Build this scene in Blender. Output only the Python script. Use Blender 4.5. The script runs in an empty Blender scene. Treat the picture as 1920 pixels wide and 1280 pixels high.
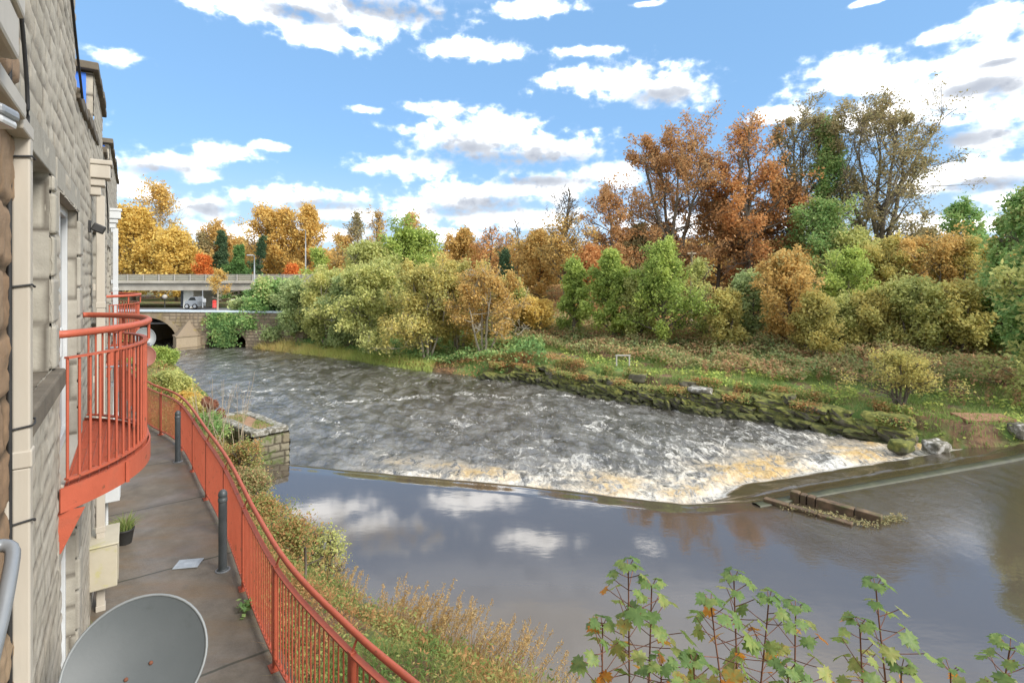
import bpy, bmesh, math, random
import numpy as np
from mathutils import Vector, Matrix

# ------------------------------------------------------------------ basics
scene = bpy.context.scene
COL = scene.collection
R_ = np.random.default_rng
CAMZ = 5.55
F = 1000.0
SUN = np.array([.84, -.54, 0.0]); SUN /= np.linalg.norm(SUN)
SUN_EL = math.radians(36)

def P(px, py, d):
    return np.array([(px-960)/F*d, d, CAMZ-(py-515)/F*d])
def G(px, py, z):
    return P(px, py, (CAMZ-z)*F/(py-515))

# ---- noise
def _hash(ix, iy, seed):
    h = (ix.astype(np.int64)*374761393 + iy.astype(np.int64)*668265263 + seed*974634777) & 0x7fffffff
    h = ((h ^ (h >> 13))*1274126177) & 0x7fffffff
    return ((h ^ (h >> 16)) & 0xffff)/65535.0
def perlin(x, y, seed=0):
    x = np.asarray(x, float); y = np.asarray(y, float)
    ix = np.floor(x); iy = np.floor(y); fx = x-ix; fy = y-iy
    u = fx*fx*fx*(fx*(fx*6-15)+10); v = fy*fy*fy*(fy*(fy*6-15)+10)
    def g(dx, dy):
        a = _hash(ix+dx, iy+dy, seed)*2*np.pi
        return np.cos(a)*(fx-dx)+np.sin(a)*(fy-dy)
    return ((g(0,0)*(1-u)+g(1,0)*u)*(1-v)+(g(0,1)*(1-u)+g(1,1)*u)*v)*1.5
def fbm(x, y, seed=0, octs=4):
    s = 0; a = 1.0; f = 1.0
    for k in range(octs):
        s = s + a*perlin(x*f, y*f, seed+k*17); a *= .5; f *= 2.03
    return s/1.6
def ss(a, b, x):
    t = np.clip((np.asarray(x, float)-a)/(b-a), 0, 1); return t*t*(3-2*t)

# ---- mesh builder
class MB:
    def __init__(s):
        s.V = []; s.F4 = []; s.F3 = []; s.FN = []; s.n = 0; s.A = {}
    def add(s, V, quads=None, tris=None, polys=None, **attrs):
        V = np.asarray(V, float).reshape(-1, 3)
        if quads is not None and len(quads): s.F4.append(np.asarray(quads, np.int64).reshape(-1, 4)+s.n)
        if tris is not None and len(tris): s.F3.append(np.asarray(tris, np.int64).reshape(-1, 3)+s.n)
        if polys is not None:
            for p in polys: s.FN.append([int(i)+s.n for i in p])
        for k, a in attrs.items():
            s.A.setdefault(k, []).append((s.n, np.broadcast_to(np.asarray(a, float), (len(V),))))
        s.V.append(V); s.n += len(V)
        return s
    def mesh(s, name, mat, smooth=False):
        me = bpy.data.meshes.new(name)
        V = np.concatenate(s.V) if s.V else np.zeros((0, 3))
        loops = []; starts = []; k = 0
        for arr, c in ((s.F4, 4), (s.F3, 3)):
            if arr:
                a = np.concatenate(arr); loops.append(a.ravel()); starts.append(k+np.arange(len(a))*c); k += a.size
        for p in s.FN:
            loops.append(np.array(p)); starts.append(np.array([k])); k += len(p)
        me.vertices.add(len(V)); me.vertices.foreach_set('co', V.astype(np.float32).ravel())
        L = np.concatenate(loops); S = np.concatenate(starts)
        me.loops.add(len(L)); me.loops.foreach_set('vertex_index', L.astype(np.int32))
        me.polygons.add(len(S)); me.polygons.foreach_set('loop_start', S.astype(np.int32))
        for k, lst in s.A.items():
            at = me.attributes.new(k, 'FLOAT', 'POINT'); d = np.zeros(len(V), np.float32)
            for n0, a in lst: d[n0:n0+len(a)] = a
            at.data.foreach_set('value', d)
        me.update(calc_edges=True); me.validate()
        me.polygons.foreach_set('use_smooth', np.full(len(me.polygons), bool(smooth)))
        if mat: me.materials.append(mat)
        return me
    def build(s, name, mat, parent=None, smooth=False):
        return link(name, s.mesh(name, mat, smooth), parent)

def link(name, data, parent=None):
    o = bpy.data.objects.new(name, data); COL.objects.link(o)
    if parent is not None:
        o.parent = parent
        o.matrix_parent_inverse = Matrix.Translation(-Vector(parent.location)) if parent.type == 'EMPTY' else Matrix()
    return o
def tag(o, label=None, cat=None, group=None, kind=None):
    if label: o['label'] = label
    if cat: o['category'] = cat
    if group: o['group'] = group
    if kind: o['kind'] = kind
    return o
def thing(name, label, cat, loc, group=None):
    o = bpy.data.objects.new(name, None); COL.objects.link(o); o.location = tuple(float(a) for a in loc)
    o.empty_display_size = .2
    return tag(o, label, cat, group)
def struct(o): o['kind'] = 'structure'; return o

# ---- primitives returning (V, quads)
BOXF = [(0,1,3,2),(4,6,7,5),(0,4,5,1),(2,3,7,6),(0,2,6,4),(1,5,7,3)]
def box(mb, c, h, A=None, ch=0.0, **at):
    """centre, half sizes, axes rows; optional chamfer"""
    c = np.asarray(c, float); h = np.asarray(h, float)
    A = np.eye(3) if A is None else np.asarray(A, float)
    if ch <= 0:
        V = np.array([[x, y, z] for x in (-1,1) for y in (-1,1) for z in (-1,1)])*h
        return mb.add(c+V@A, BOXF, **at)
    ch = min(ch, h.min()*.95)
    bm = bmesh.new(); bmesh.ops.create_cube(bm, size=2)
    for v in bm.verts: v.co = Vector((v.co.x*h[0], v.co.y*h[1], v.co.z*h[2]))
    bmesh.ops.bevel(bm, geom=bm.edges[:], offset=ch, segments=2, profile=.5, affect='EDGES')
    bm.verts.index_update()
    V = np.array([v.co[:] for v in bm.verts]); pol = [[v.index for v in f.verts] for f in bm.faces]
    bm.free()
    return mb.add(c+V@A, polys=pol, **at)
def box2(mb, lo, hi, ch=0.0, **at):
    lo = np.asarray(lo, float); hi = np.asarray(hi, float)
    return box(mb, (lo+hi)/2, (hi-lo)/2, None, ch, **at)
def tubes(mb, Pn, r, sides=6, cap=False, **at):
    """batch of polylines Pn (B,N,3), radii (B,N)"""
    Pn = np.asarray(Pn, float)
    if Pn.ndim == 2: Pn = Pn[None]
    B, N, _ = Pn.shape
    r = np.broadcast_to(np.asarray(r, float), (B, N)) if np.ndim(r) < 2 else np.asarray(r)
    T = np.gradient(Pn, axis=1); T /= np.linalg.norm(T, axis=2, keepdims=True)+1e-9
    m = np.abs(T[:, :, 2].mean(1)) > .8
    ref = np.where(m[:, None], np.array([1., .13, 0]), np.array([0, 0, 1.]))[:, None, :]
    a = np.cross(T, ref); a /= np.linalg.norm(a, axis=2, keepdims=True)+1e-9
    b = np.cross(T, a)
    th = np.arange(sides)/sides*2*np.pi
    ring = Pn[:, :, None]+r[:, :, None, None]*(np.cos(th)[None, None, :, None]*a[:, :, None]+np.sin(th)[None, None, :, None]*b[:, :, None])
    idx = np.arange(B*N*sides).reshape(B, N, sides)
    nx = np.roll(idx, -1, 2)
    q = np.stack([idx[:, :-1], nx[:, :-1], nx[:, 1:], idx[:, 1:]], -1).reshape(-1, 4)
    pol = None
    if cap: pol = [list(idx[k, 0]) for k in range(B)]+[list(idx[k, -1][::-1]) for k in range(B)]
    return mb.add(ring.reshape(-1, 3), q, polys=pol, **at)
def lathe(mb, prof, c, axis=(0,0,1), seg=24, **at):
    """prof list of (r, h) along axis"""
    ax = np.asarray(axis, float); ax = ax/np.linalg.norm(ax)
    ref = np.array([1., 0, 0]) if abs(ax[0]) < .8 else np.array([0, 1., 0])
    a = np.cross(ax, ref); a /= np.linalg.norm(a); b = np.cross(ax, a)
    th = np.arange(seg)/seg*2*np.pi
    V = []
    for rr, hh in prof: V.append(np.asarray(c)+hh*ax+rr*(np.cos(th)[:, None]*a+np.sin(th)[:, None]*b))
    n = len(prof); idx = np.arange(n*seg).reshape(n, seg); nx = np.roll(idx, -1, 1)
    q = np.stack([idx[:-1], nx[:-1], nx[1:], idx[1:]], -1).reshape(-1, 4)
    return mb.add(np.concatenate(V), q, polys=[list(idx[0][::-1]), list(idx[-1])], **at)
def prism(mb, poly, vec, **at):
    """extrude 3-D polygon by vec"""
    p = np.asarray(poly, float); n = len(p); v = np.asarray(vec, float)
    pol = [list(range(n))[::-1], list(range(n, 2*n))]+[[i, (i+1) % n, n+(i+1) % n, n+i] for i in range(n)]
    return mb.add(np.concatenate([p, p+v]), polys=pol, **at)
def spline(pts, n):
    p = np.asarray(pts, float); k = len(p); out = []
    seg = np.linalg.norm(np.diff(p, axis=0), axis=1); cum = np.r_[0, np.cumsum(seg)]
    t = np.linspace(0, cum[-1], n)
    ext = np.vstack([2*p[0]-p[1], p, 2*p[-1]-p[-2]])
    for s in t:
        i = min(np.searchsorted(cum, s, 'right')-1, k-2); u = (s-cum[i])/seg[i]
        a, b, c, d = ext[i:i+4]
        out.append(.5*(2*b+(c-a)*u+(2*a-5*b+4*c-d)*u*u+(3*b-a-3*c+d)*u**3))
    return np.array(out)

# ------------------------------------------------------------------ materials
def newmat(name):
    m = bpy.data.materials.new(name); m.use_nodes = True; nt = m.node_tree; nt.nodes.clear()
    out = nt.nodes.new('ShaderNodeOutputMaterial'); return m, nt, out
def ramp(nt, fac, stops):
    r = nt.nodes.new('ShaderNodeValToRGB'); e = r.color_ramp.elements
    while len(e) < len(stops): e.new(.5)
    for k, (p, c) in enumerate(stops): e[k].position = p; e[k].color = (*c, 1) if len(c) == 3 else c
    nt.links.new(fac, r.inputs[0]); return r.outputs[0]
def val(x): return (x, x, x)
def noise(nt, vec, scale, detail=4, rough=.55, dist=0.0):
    n = nt.nodes.new('ShaderNodeTexNoise'); n.inputs['Scale'].default_value = scale
    n.inputs['Detail'].default_value = detail; n.inputs['Roughness'].default_value = rough
    n.inputs['Distortion'].default_value = dist
    nt.links.new(vec, n.inputs['Vector']); return n.outputs[0]
def mapping(nt, vec, scale=(1,1,1), rot=(0,0,0), loc=(0,0,0)):
    n = nt.nodes.new('ShaderNodeMapping'); n.inputs['Scale'].default_value = scale
    n.inputs['Rotation'].default_value = rot; n.inputs['Location'].default_value = loc
    nt.links.new(vec, n.inputs['Vector']); return n.outputs[0]
def pos(nt):
    return nt.nodes.new('ShaderNodeNewGeometry').outputs['Position']
def objco(nt):
    return nt.nodes.new('ShaderNodeTexCoord').outputs['Object']
def attr(nt, name):
    a = nt.nodes.new('ShaderNodeAttribute'); a.attribute_name = name; return a.outputs['Fac']
def mixc(nt, fac, a, b, mode='MIX'):
    m = nt.nodes.new('ShaderNodeMix'); m.data_type = 'RGBA'; m.blend_type = mode
    for sock, v in ((m.inputs[0], fac), (m.inputs[6], a), (m.inputs[7], b)):
        if hasattr(v, 'is_linked') or hasattr(v, 'links'): nt.links.new(v, sock)
        elif isinstance(v, (int, float)): sock.default_value = v
        else: sock.default_value = (*v, 1)
    return m.outputs[2]
def math_(nt, op, a, b=None, c=None, clamp=False):
    m = nt.nodes.new('ShaderNodeMath'); m.operation = op; m.use_clamp = clamp
    for k, v in enumerate((a, b, c)):
        if v is None: continue
        if isinstance(v, (int, float)): m.inputs[k].default_value = v
        else: nt.links.new(v, m.inputs[k])
    return m.outputs[0]
def maprange(nt, v, a, b, c=0.0, d=1.0, smooth=True):
    m = nt.nodes.new('ShaderNodeMapRange'); m.interpolation_type = 'SMOOTHSTEP' if smooth else 'LINEAR'
    nt.links.new(v, m.inputs[0])
    for k, x in enumerate((a, b, c, d)): m.inputs[k+1].default_value = x
    return m.outputs[0]
def bump(nt, h, strength, dist=.02, normal=None):
    b = nt.nodes.new('ShaderNodeBump'); b.inputs['Strength'].default_value = strength; b.inputs['Distance'].default_value = dist
    nt.links.new(h, b.inputs['Height'])
    if normal is not None: nt.links.new(normal, b.inputs['Normal'])
    return b.outputs[0]
def princ(nt, out, col, rough=.7, metal=0.0, normal=None, spec=.5):
    p = nt.nodes.new('ShaderNodeBsdfPrincipled')
    for sock, v in ((p.inputs['Base Color'], col), (p.inputs['Roughness'], rough), (p.inputs['Metallic'], metal)):
        if isinstance(v, (int, float)): sock.default_value = v
        elif isinstance(v, tuple): sock.default_value = (*v, 1)
        else: nt.links.new(v, sock)
    p.inputs['Specular IOR Level'].default_value = spec
    if normal is not None: nt.links.new(normal, p.inputs['Normal'])
    nt.links.new(p.outputs[0], out.inputs[0]); return p

def simple(name, stops, scale=4, rough=.6, bumps=.2, bscale=40, metal=0.0, detail=5, stretch=(1,1,1), spec=.5, stain=None):
    """noise-coloured surface; stain = (colour, scale, low, high)"""
    m, nt, out = newmat(name)
    v = mapping(nt, pos(nt), stretch)
    c = ramp(nt, noise(nt, v, scale, detail, .6), stops)
    if stain:
        c = mixc(nt, maprange(nt, noise(nt, v, stain[1], 6, .65, .4), stain[2], stain[3]), c, stain[0])
    nb = bump(nt, noise(nt, v, bscale, 4), bumps, .01) if bumps else None
    princ(nt, out, c, rough, metal, nb, spec); return m

def leafmat(name, stops, trans=.35, gloss=.0):
    m, nt, out = newmat(name)
    c = ramp(nt, attr(nt, 'tint'), [(k/(len(stops)-1), s) for k, s in enumerate(stops)])
    d = nt.nodes.new('ShaderNodeBsdfDiffuse'); t = nt.nodes.new('ShaderNodeBsdfTranslucent'); mx = nt.nodes.new('ShaderNodeMixShader')
    nt.links.new(c, d.inputs[0]); nt.links.new(c, t.inputs[0]); mx.inputs[0].default_value = trans
    nt.links.new(d.outputs[0], mx.inputs[1]); nt.links.new(t.outputs[0], mx.inputs[2])
    nt.links.new(mx.outputs[0], out.inputs[0]); return m

M = {}
LEAF = {
 'yellow': [(.42,.28,.05),(.56,.385,.065),(.62,.44,.085),(.48,.37,.10)],
 'gold':   [(.36,.22,.04),(.52,.33,.06),(.60,.40,.09),(.42,.36,.12)],
 'orange': [(.28,.17,.06),(.42,.20,.06),(.52,.25,.07),(.46,.31,.11)],
 'vivid':  [(.55,.14,.02),(.72,.22,.02),(.75,.28,.03)],
 'rust':   [(.21,.15,.07),(.31,.18,.07),(.42,.22,.075),(.30,.24,.10)],
 'amber':  [(.26,.21,.07),(.41,.28,.07),(.50,.31,.075),(.35,.31,.11)],
 'brown':  [(.17,.17,.09),(.24,.22,.10),(.31,.23,.10),(.20,.22,.10)],
 'olive':  [(.14,.165,.05),(.22,.24,.07),(.29,.29,.08),(.36,.31,.09)],
 'olivey': [(.20,.20,.055),(.30,.285,.075),(.40,.335,.08),(.48,.36,.085)],
 'sage':   [(.12,.17,.07),(.20,.25,.11),(.27,.31,.13),(.32,.32,.13)],
 'green':  [(.11,.155,.04),(.17,.225,.055),(.24,.29,.065),(.32,.33,.075)],
 'ivy':    [(.06,.11,.04),(.10,.18,.06),(.17,.24,.08),(.26,.24,.10)],
 'dark':   [(.025,.05,.025),(.045,.085,.04),(.08,.12,.05)],
 'fir':    [(.05,.10,.035),(.09,.17,.05),(.14,.22,.06)],
 'bramble':[(.11,.15,.06),(.20,.25,.08),(.24,.22,.09),(.33,.17,.09),(.30,.30,.10)],
 'grass':  [(.14,.22,.05),(.20,.29,.06),(.27,.33,.085),(.36,.31,.12)],
 'reed':   [(.30,.36,.08),(.42,.42,.10),(.52,.42,.14),(.48,.34,.12)],
 'straw':  [(.27,.17,.06),(.37,.23,.08),(.44,.30,.11),(.32,.24,.09)],
 'mixbank':[(.10,.17,.04),(.18,.27,.055),(.30,.31,.085),(.42,.23,.08),(.36,.17,.06),(.15,.24,.05)],
 'maple':  [(.13,.22,.07),(.19,.28,.08),(.29,.34,.10),(.38,.38,.13),(.58,.30,.05),(.62,.22,.035)],
 'dock':   [(.26,.13,.06),(.36,.17,.09),(.42,.22,.12)],
}
for k, s in LEAF.items():
    g_ = {'dark':1.5,'ivy':1.55,'green':1.35,'fir':1.4}.get(k, 1.15 if k == 'maple' else 1.25)
    g_ *= {'reed':1.35,'yellow':1.12,'gold':1.15,'maple':1.0,'vivid':1.0,'mixbank':1.1,'grass':1.0}.get(k, {'olive':1.75,'olivey':1.38,'sage':1.55,'green':1.5,'ivy':1.5,'dark':1.5,'bramble':1.45,'rust':1.35,'orange':1.2}.get(k, 1.25))
    ds = .07 if k in ('green','ivy','sage','fir') else .15
    s = [tuple(min(.8, (x*(1-ds)+ds*(.3*c[0]+.6*c[1]+.1*c[2]))*g_) for x in c) for c in s]
    M['leaf_'+k] = leafmat('leaf_'+k, s, .45)
m, nt, out = newmat('leaf_maple')
tf = math_(nt, 'ADD', attr(nt, 'tint'), maprange(nt, noise(nt, pos(nt), 38, 5, .65), .3, .7, -.13, .13), None, True)
c = ramp(nt, tf, [(k/5, tuple(min(.8,x*1.3) for x in s)) for k, s in enumerate(LEAF['maple'])])
c = mixc(nt, maprange(nt, noise(nt, mapping(nt, pos(nt), loc=(3,1,2)), 55, 3), .66, .72), c, (.20,.10,.04))
d = nt.nodes.new('ShaderNodeBsdfPrincipled'); d.inputs['Roughness'].default_value = .5; t = nt.nodes.new('ShaderNodeBsdfTranslucent'); mx = nt.nodes.new('ShaderNodeMixShader')
nt.links.new(c, d.inputs['Base Color']); nt.links.new(c, t.inputs[0]); mx.inputs[0].default_value = .52
nt.links.new(bump(nt, noise(nt, pos(nt), 60, 3), .4, .004), d.inputs['Normal'])
nt.links.new(d.outputs[0], mx.inputs[1]); nt.links.new(t.outputs[0], mx.inputs[2]); nt.links.new(mx.outputs[0], out.inputs[0]); M['leaf_maple'] = m
M['bark'] = simple('bark', [(.3,(.10,.085,.065)),(.7,(.20,.17,.13))], 6, .9, .4, 25, stretch=(1,1,.25))
M['bark_pale'] = simple('bark_pale', [(.3,(.27,.24,.18)),(.7,(.42,.38,.30))], 6, .9, .3, 25, stretch=(1,1,.25))
M['stem_red'] = simple('stem_red', [(.3,(.16,.07,.05)),(.7,(.26,.12,.08))], 20, .7, .1, 60)
M['red_paint'] = simple('red_paint', [(.3,(.39,.085,.044)),(.55,(.45,.10,.052)),(.8,(.34,.095,.055))], 5, .55, .2, 70, stain=((.16,.062,.032),11,.60,.70))
M['rust_iron'] = simple('rust_iron', [(.3,(.10,.04,.025)),(.7,(.24,.09,.05))], 9, .9, .5, 30)
M['bollard'] = simple('bollard', [(.3,(.045,.055,.06)),(.7,(.075,.085,.09))], 8, .45, .08, 80)
M['dish_grey'] = simple('dish_grey', [(.3,(.075,.087,.092)),(.7,(.095,.107,.112))], 2.5, .5, .03, 60, stain=((.062,.072,.072),4,.6,.8))
M['dish_rim'] = simple('dish_rim', [(.3,(.19,.205,.21)),(.7,(.23,.245,.25))], 6, .4, .03, 60)
M['dish_red'] = simple('dish_red', [(.3,(.26,.10,.08)),(.7,(.33,.14,.10))], 6, .6, .1, 60)
M['cream_pipe'] = simple('cream_pipe', [(.25,(.40,.36,.30)),(.6,(.48,.44,.375)),(.85,(.40,.34,.27))], 3, .6, .08, 50, stretch=(1,1,.3), stain=((.33,.27,.19),2.2,.6,.85))
M['white_pvc'] = simple('white_pvc', [(.3,(.52,.54,.55)),(.7,(.60,.62,.63))], 3, .35, .03, 50)
M['meter_cream'] = simple('meter_cream', [(.3,(.42,.38,.29)),(.7,(.50,.46,.36))], 3, .5, .05, 60, stain=((.42,.40,.13),3.5,.55,.75))
M['black_cable'] = simple('black_cable', [(.3,(.012,.012,.013)),(.7,(.03,.03,.03))], 6, .6, 0)
M['grey_metal'] = simple('grey_metal', [(.3,(.20,.215,.23)),(.7,(.27,.285,.30))], 6, .4, .05, 60, metal=.3)
M['lamp_glass'] = simple('lamp_glass', [(.3,(.45,.47,.48)),(.7,(.55,.56,.57))], 6, .15, 0)
M['blue_board'] = simple('blue_board', [(.3,(.035,.17,.72)),(.7,(.05,.21,.80))], 2, .6, .05, 50)
M['coping'] = simple('coping', [(.25,(.06,.05,.037)),(.5,(.13,.108,.08)),(.8,(.19,.16,.12))], 3.5, .9, .5, 18)
M['concrete'] = simple('concrete', [(.3,(.34,.31,.26)),(.7,(.46,.43,.37))], .8, .9, .2, 10, stain=((.22,.20,.17),.5,.55,.8))
M['white_wash'] = simple('white_wash', [(.3,(.68,.68,.66)),(.7,(.78,.78,.76))], 1.2, .8, .1, 10)
M['pale_blue'] = simple('pale_blue', [(.3,(.50,.58,.66)),(.7,(.60,.67,.73))], 1.2, .5, .05, 10)
M['pole_grey'] = simple('pole_grey', [(.3,(.36,.39,.41)),(.7,(.46,.48,.5))], 3, .5, .05, 20)
M['wood_pole'] = simple('wood_pole', [(.3,(.34,.27,.19)),(.7,(.48,.40,.30))], 3, .9, .2, 20, stretch=(1,1,.2))
M['weathered_white'] = simple('weathered_white', [(.3,(.33,.31,.28)),(.7,(.45,.43,.39))], 5, .8, .2, 30)
M['silver_car'] = simple('silver_car', [(.3,(.30,.33,.36)),(.7,(.34,.37,.40))], 2, .3, 0)
M['tyre'] = simple('tyre', [(.3,(.02,.02,.02)),(.7,(.03,.03,.03))], 9, .9, .1)
M['dark_glass'] = simple('dark_glass', [(.3,(.02,.025,.03)),(.7,(.03,.035,.04))], 1, .05, 0)
M['post_red'] = simple('post_red', [(.3,(.62,.04,.03)),(.7,(.68,.05,.04))], 3, .4, 0)
M['road'] = simple('road', [(.3,(.10,.105,.11)),(.7,(.15,.15,.155))], 1, .8, .1, 20)
M['rust_slab'] = simple('rust_slab', [(.3,(.24,.12,.075)),(.7,(.36,.19,.12))], 2.5, .85, .3, 25, stain=((.16,.13,.08),2,.58,.78))
M['rock_lichen'] = simple('rock_lichen', [(.42,(.10,.095,.07)),(.52,(.20,.185,.15)),(.60,(.44,.43,.40))], 4.5, .9, .6, 14)
M['terracotta_soil'] = simple('terracotta_soil', [(.3,(.26,.15,.09)),(.7,(.36,.22,.13))], 4, .95, .4, 20)
M['pot'] = simple('pot', [(.3,(.018,.018,.018)),(.7,(.035,.035,.033))], 6, .6, .05)
# ------------------------------------------------------------------ terrain
LEFT = np.array([(60,-24),(40,-12),(20,-2),(8,3.2),(3,5.4),(.44,7.25),(-.47,7.76),(-2,8.74),(-3.26,10.2),(-4.6,11.4),(-6,13.4),(-6.9,15.2),
        (-7.6,15.9),(-10,18),(-11.5,20.5),(-14.2,25),(-19,30.75),(-23,35),(-29,42),(-33,47),(-36,60),(-40,90)], float)
RIGHT = np.array([(-30,90),(-26,60),(-23.2,46),(-20.4,43.9),(-12.5,39.2),(-7.6,35.5),(-3.6,32.7),(-.9,31),(1.2,30),(4.3,26.7),(8,23.65),(10.8,21.96),
        (12.3,20.5),(13.7,19),(15.4,17.4),(18,17.0),(24,16),(42,12),(70,-4)], float)
POLY = np.vstack([LEFT, RIGHT])
def seg_dist(x, y, L):
    best = np.full(np.shape(x), 1e9)
    for a, b in zip(L[:-1], L[1:]):
        d = b-a; t = np.clip(((x-a[0])*d[0]+(y-a[1])*d[1])/(d@d), 0, 1)
        best = np.minimum(best, np.hypot(x-a[0]-t*d[0], y-a[1]-t*d[1]))
    return best
def inside(x, y, L):
    r = np.zeros(np.shape(x), bool)
    for a, b in zip(L, np.roll(L, -1, 0)):
        c = ((a[1] > y) != (b[1] > y)) & (x < (b[0]-a[0])*(y-a[1])/(b[1]-a[1]+1e-12)+a[0]); r ^= c
    return r
def sdist(x, y):
    x = np.asarray(x, float); y = np.asarray(y, float)
    dl = seg_dist(x, y, LEFT); dr = seg_dist(x, y, RIGHT); ins = inside(x, y, POLY)
    return np.where(ins, -np.minimum(dl, dr), np.minimum(dl, dr)), dl < dr
def ground_z(x, y):
    x = np.asarray(x, float); y = np.asarray(y, float)
    sd, left = sdist(x, y)
    n = fbm(x*.22, y*.22, 5)*.16+fbm(x*.05, y*.05, 9)*.3*ss(6, 25, sd)
    q = ss(-5, .5, x)
    # right bank: quay ledge then rising meadow and wooded slope
    edge = -.45*(1-q)+q*(.30+.22*ss(16, 3, x))
    edge = np.where(y < 17.3, .12, edge)
    zr = -.9*q-.45*(1-q)+(edge+.12+.9*q+.45*(1-q))*ss(.35*q, .3+.75*q, sd)+1.15*ss(2.0, 13, sd)*(1-.25*ss(14, 30, x))+2.2*ss(14, 36, sd)+n*ss(.3, 2.5, sd)
    zr = np.where(x < -12, np.minimum(zr, -.4+2.2*ss(0, 9, sd)+n*.3), zr)
    zl = -.25+1.65*ss(-.2, 2.2, sd)+n*.3*ss(.2, 1.5, sd)*ss(5,2.5,sd)
    zo = np.where(left, zl, zr)
    zi = -.45-1.2*ss(0, .8, -sd)
    return np.where(sd > 0, zo, np.where(left, np.maximum(zi, -.25+3*sd), np.minimum(zi, zo)))

def gcoords(lo, hi, dense_lo, dense_hi, step):
    mid = np.arange(dense_lo, dense_hi+step*.5, step)
    def grow(s, lim):
        out = []; d = step; p = s
        while abs(p) < abs(lim):
            d *= 1.22; p = p+d*np.sign(lim-s); out.append(p)
        return out
    return np.array(sorted(grow(dense_lo, lo)+list(mid)+grow(dense_hi, hi)))
gx = gcoords(-420, 420, -30, 34, .4); gy = gcoords(-60, 620, 0, 62, .4)
X, Y = np.meshgrid(gx, gy)
Z = ground_z(X, Y)
nxg = len(gx); idx = np.arange(X.size).reshape(X.shape)
mb = MB(); mb.add(np.stack([X, Y, Z], -1).reshape(-1, 3), np.stack([idx[:-1,:-1], idx[:-1,1:], idx[1:,1:], idx[1:,:-1]], -1).reshape(-1, 4))
m, nt, out = newmat('meadow_earth')
pw = pos(nt)
g = ramp(nt, noise(nt, pw, 1.3, 6), [(.3,(.06,.10,.03)),(.5,(.12,.20,.045)),(.7,(.20,.24,.07))])
d = ramp(nt, noise(nt, pw, 2.1, 6), [(.3,(.10,.065,.04)),(.6,(.22,.13,.07)),(.8,(.30,.17,.08))])
c = mixc(nt, maprange(nt, noise(nt, pw, .35, 5, .6), .44, .56), g, d)
princ(nt, out, c, .95, 0, bump(nt, noise(nt, pw, 14, 5), .6, .05))
struct(mb.build('ground', m, smooth=True))

# ------------------------------------------------------------------ river
CREST = np.array([(-6.9,15.6),(-3.3,14.72),(0,13.98),(4.2,12.78),(5.9,12.95),(8.26,13.77),(14.96,16.1),(17.5,17.2)])
def weir_s(x, y):
    """signed distance to the crest (positive downstream) and 0..1 right-arm weight"""
    best = np.full(np.shape(x), 1e9); sgn = np.ones(np.shape(x)); arm = np.zeros(np.shape(x))
    for k, (a, b) in enumerate(zip(CREST[:-1], CREST[1:])):
        dd = b-a; t = np.clip(((x-a[0])*dd[0]+(y-a[1])*dd[1])/(dd@dd), 0, 1)
        px_, py_ = x-a[0]-t*dd[0], y-a[1]-t*dd[1]; r = np.hypot(px_, py_)
        m_ = r < best
        best = np.where(m_, r, best)
        sgn = np.where(m_, np.sign(dd[0]*(y-a[1])-dd[1]*(x-a[0])), sgn)
        arm = np.where(m_, 1.0 if k >= 4 else 0.0, arm)
    # distance to each arm's straight line gives a smooth weight at the apex
    arm = ss(4.6, 7.2, x+.25*(y-13))
    return best*sgn, arm
ZLOW = -.55
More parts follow.
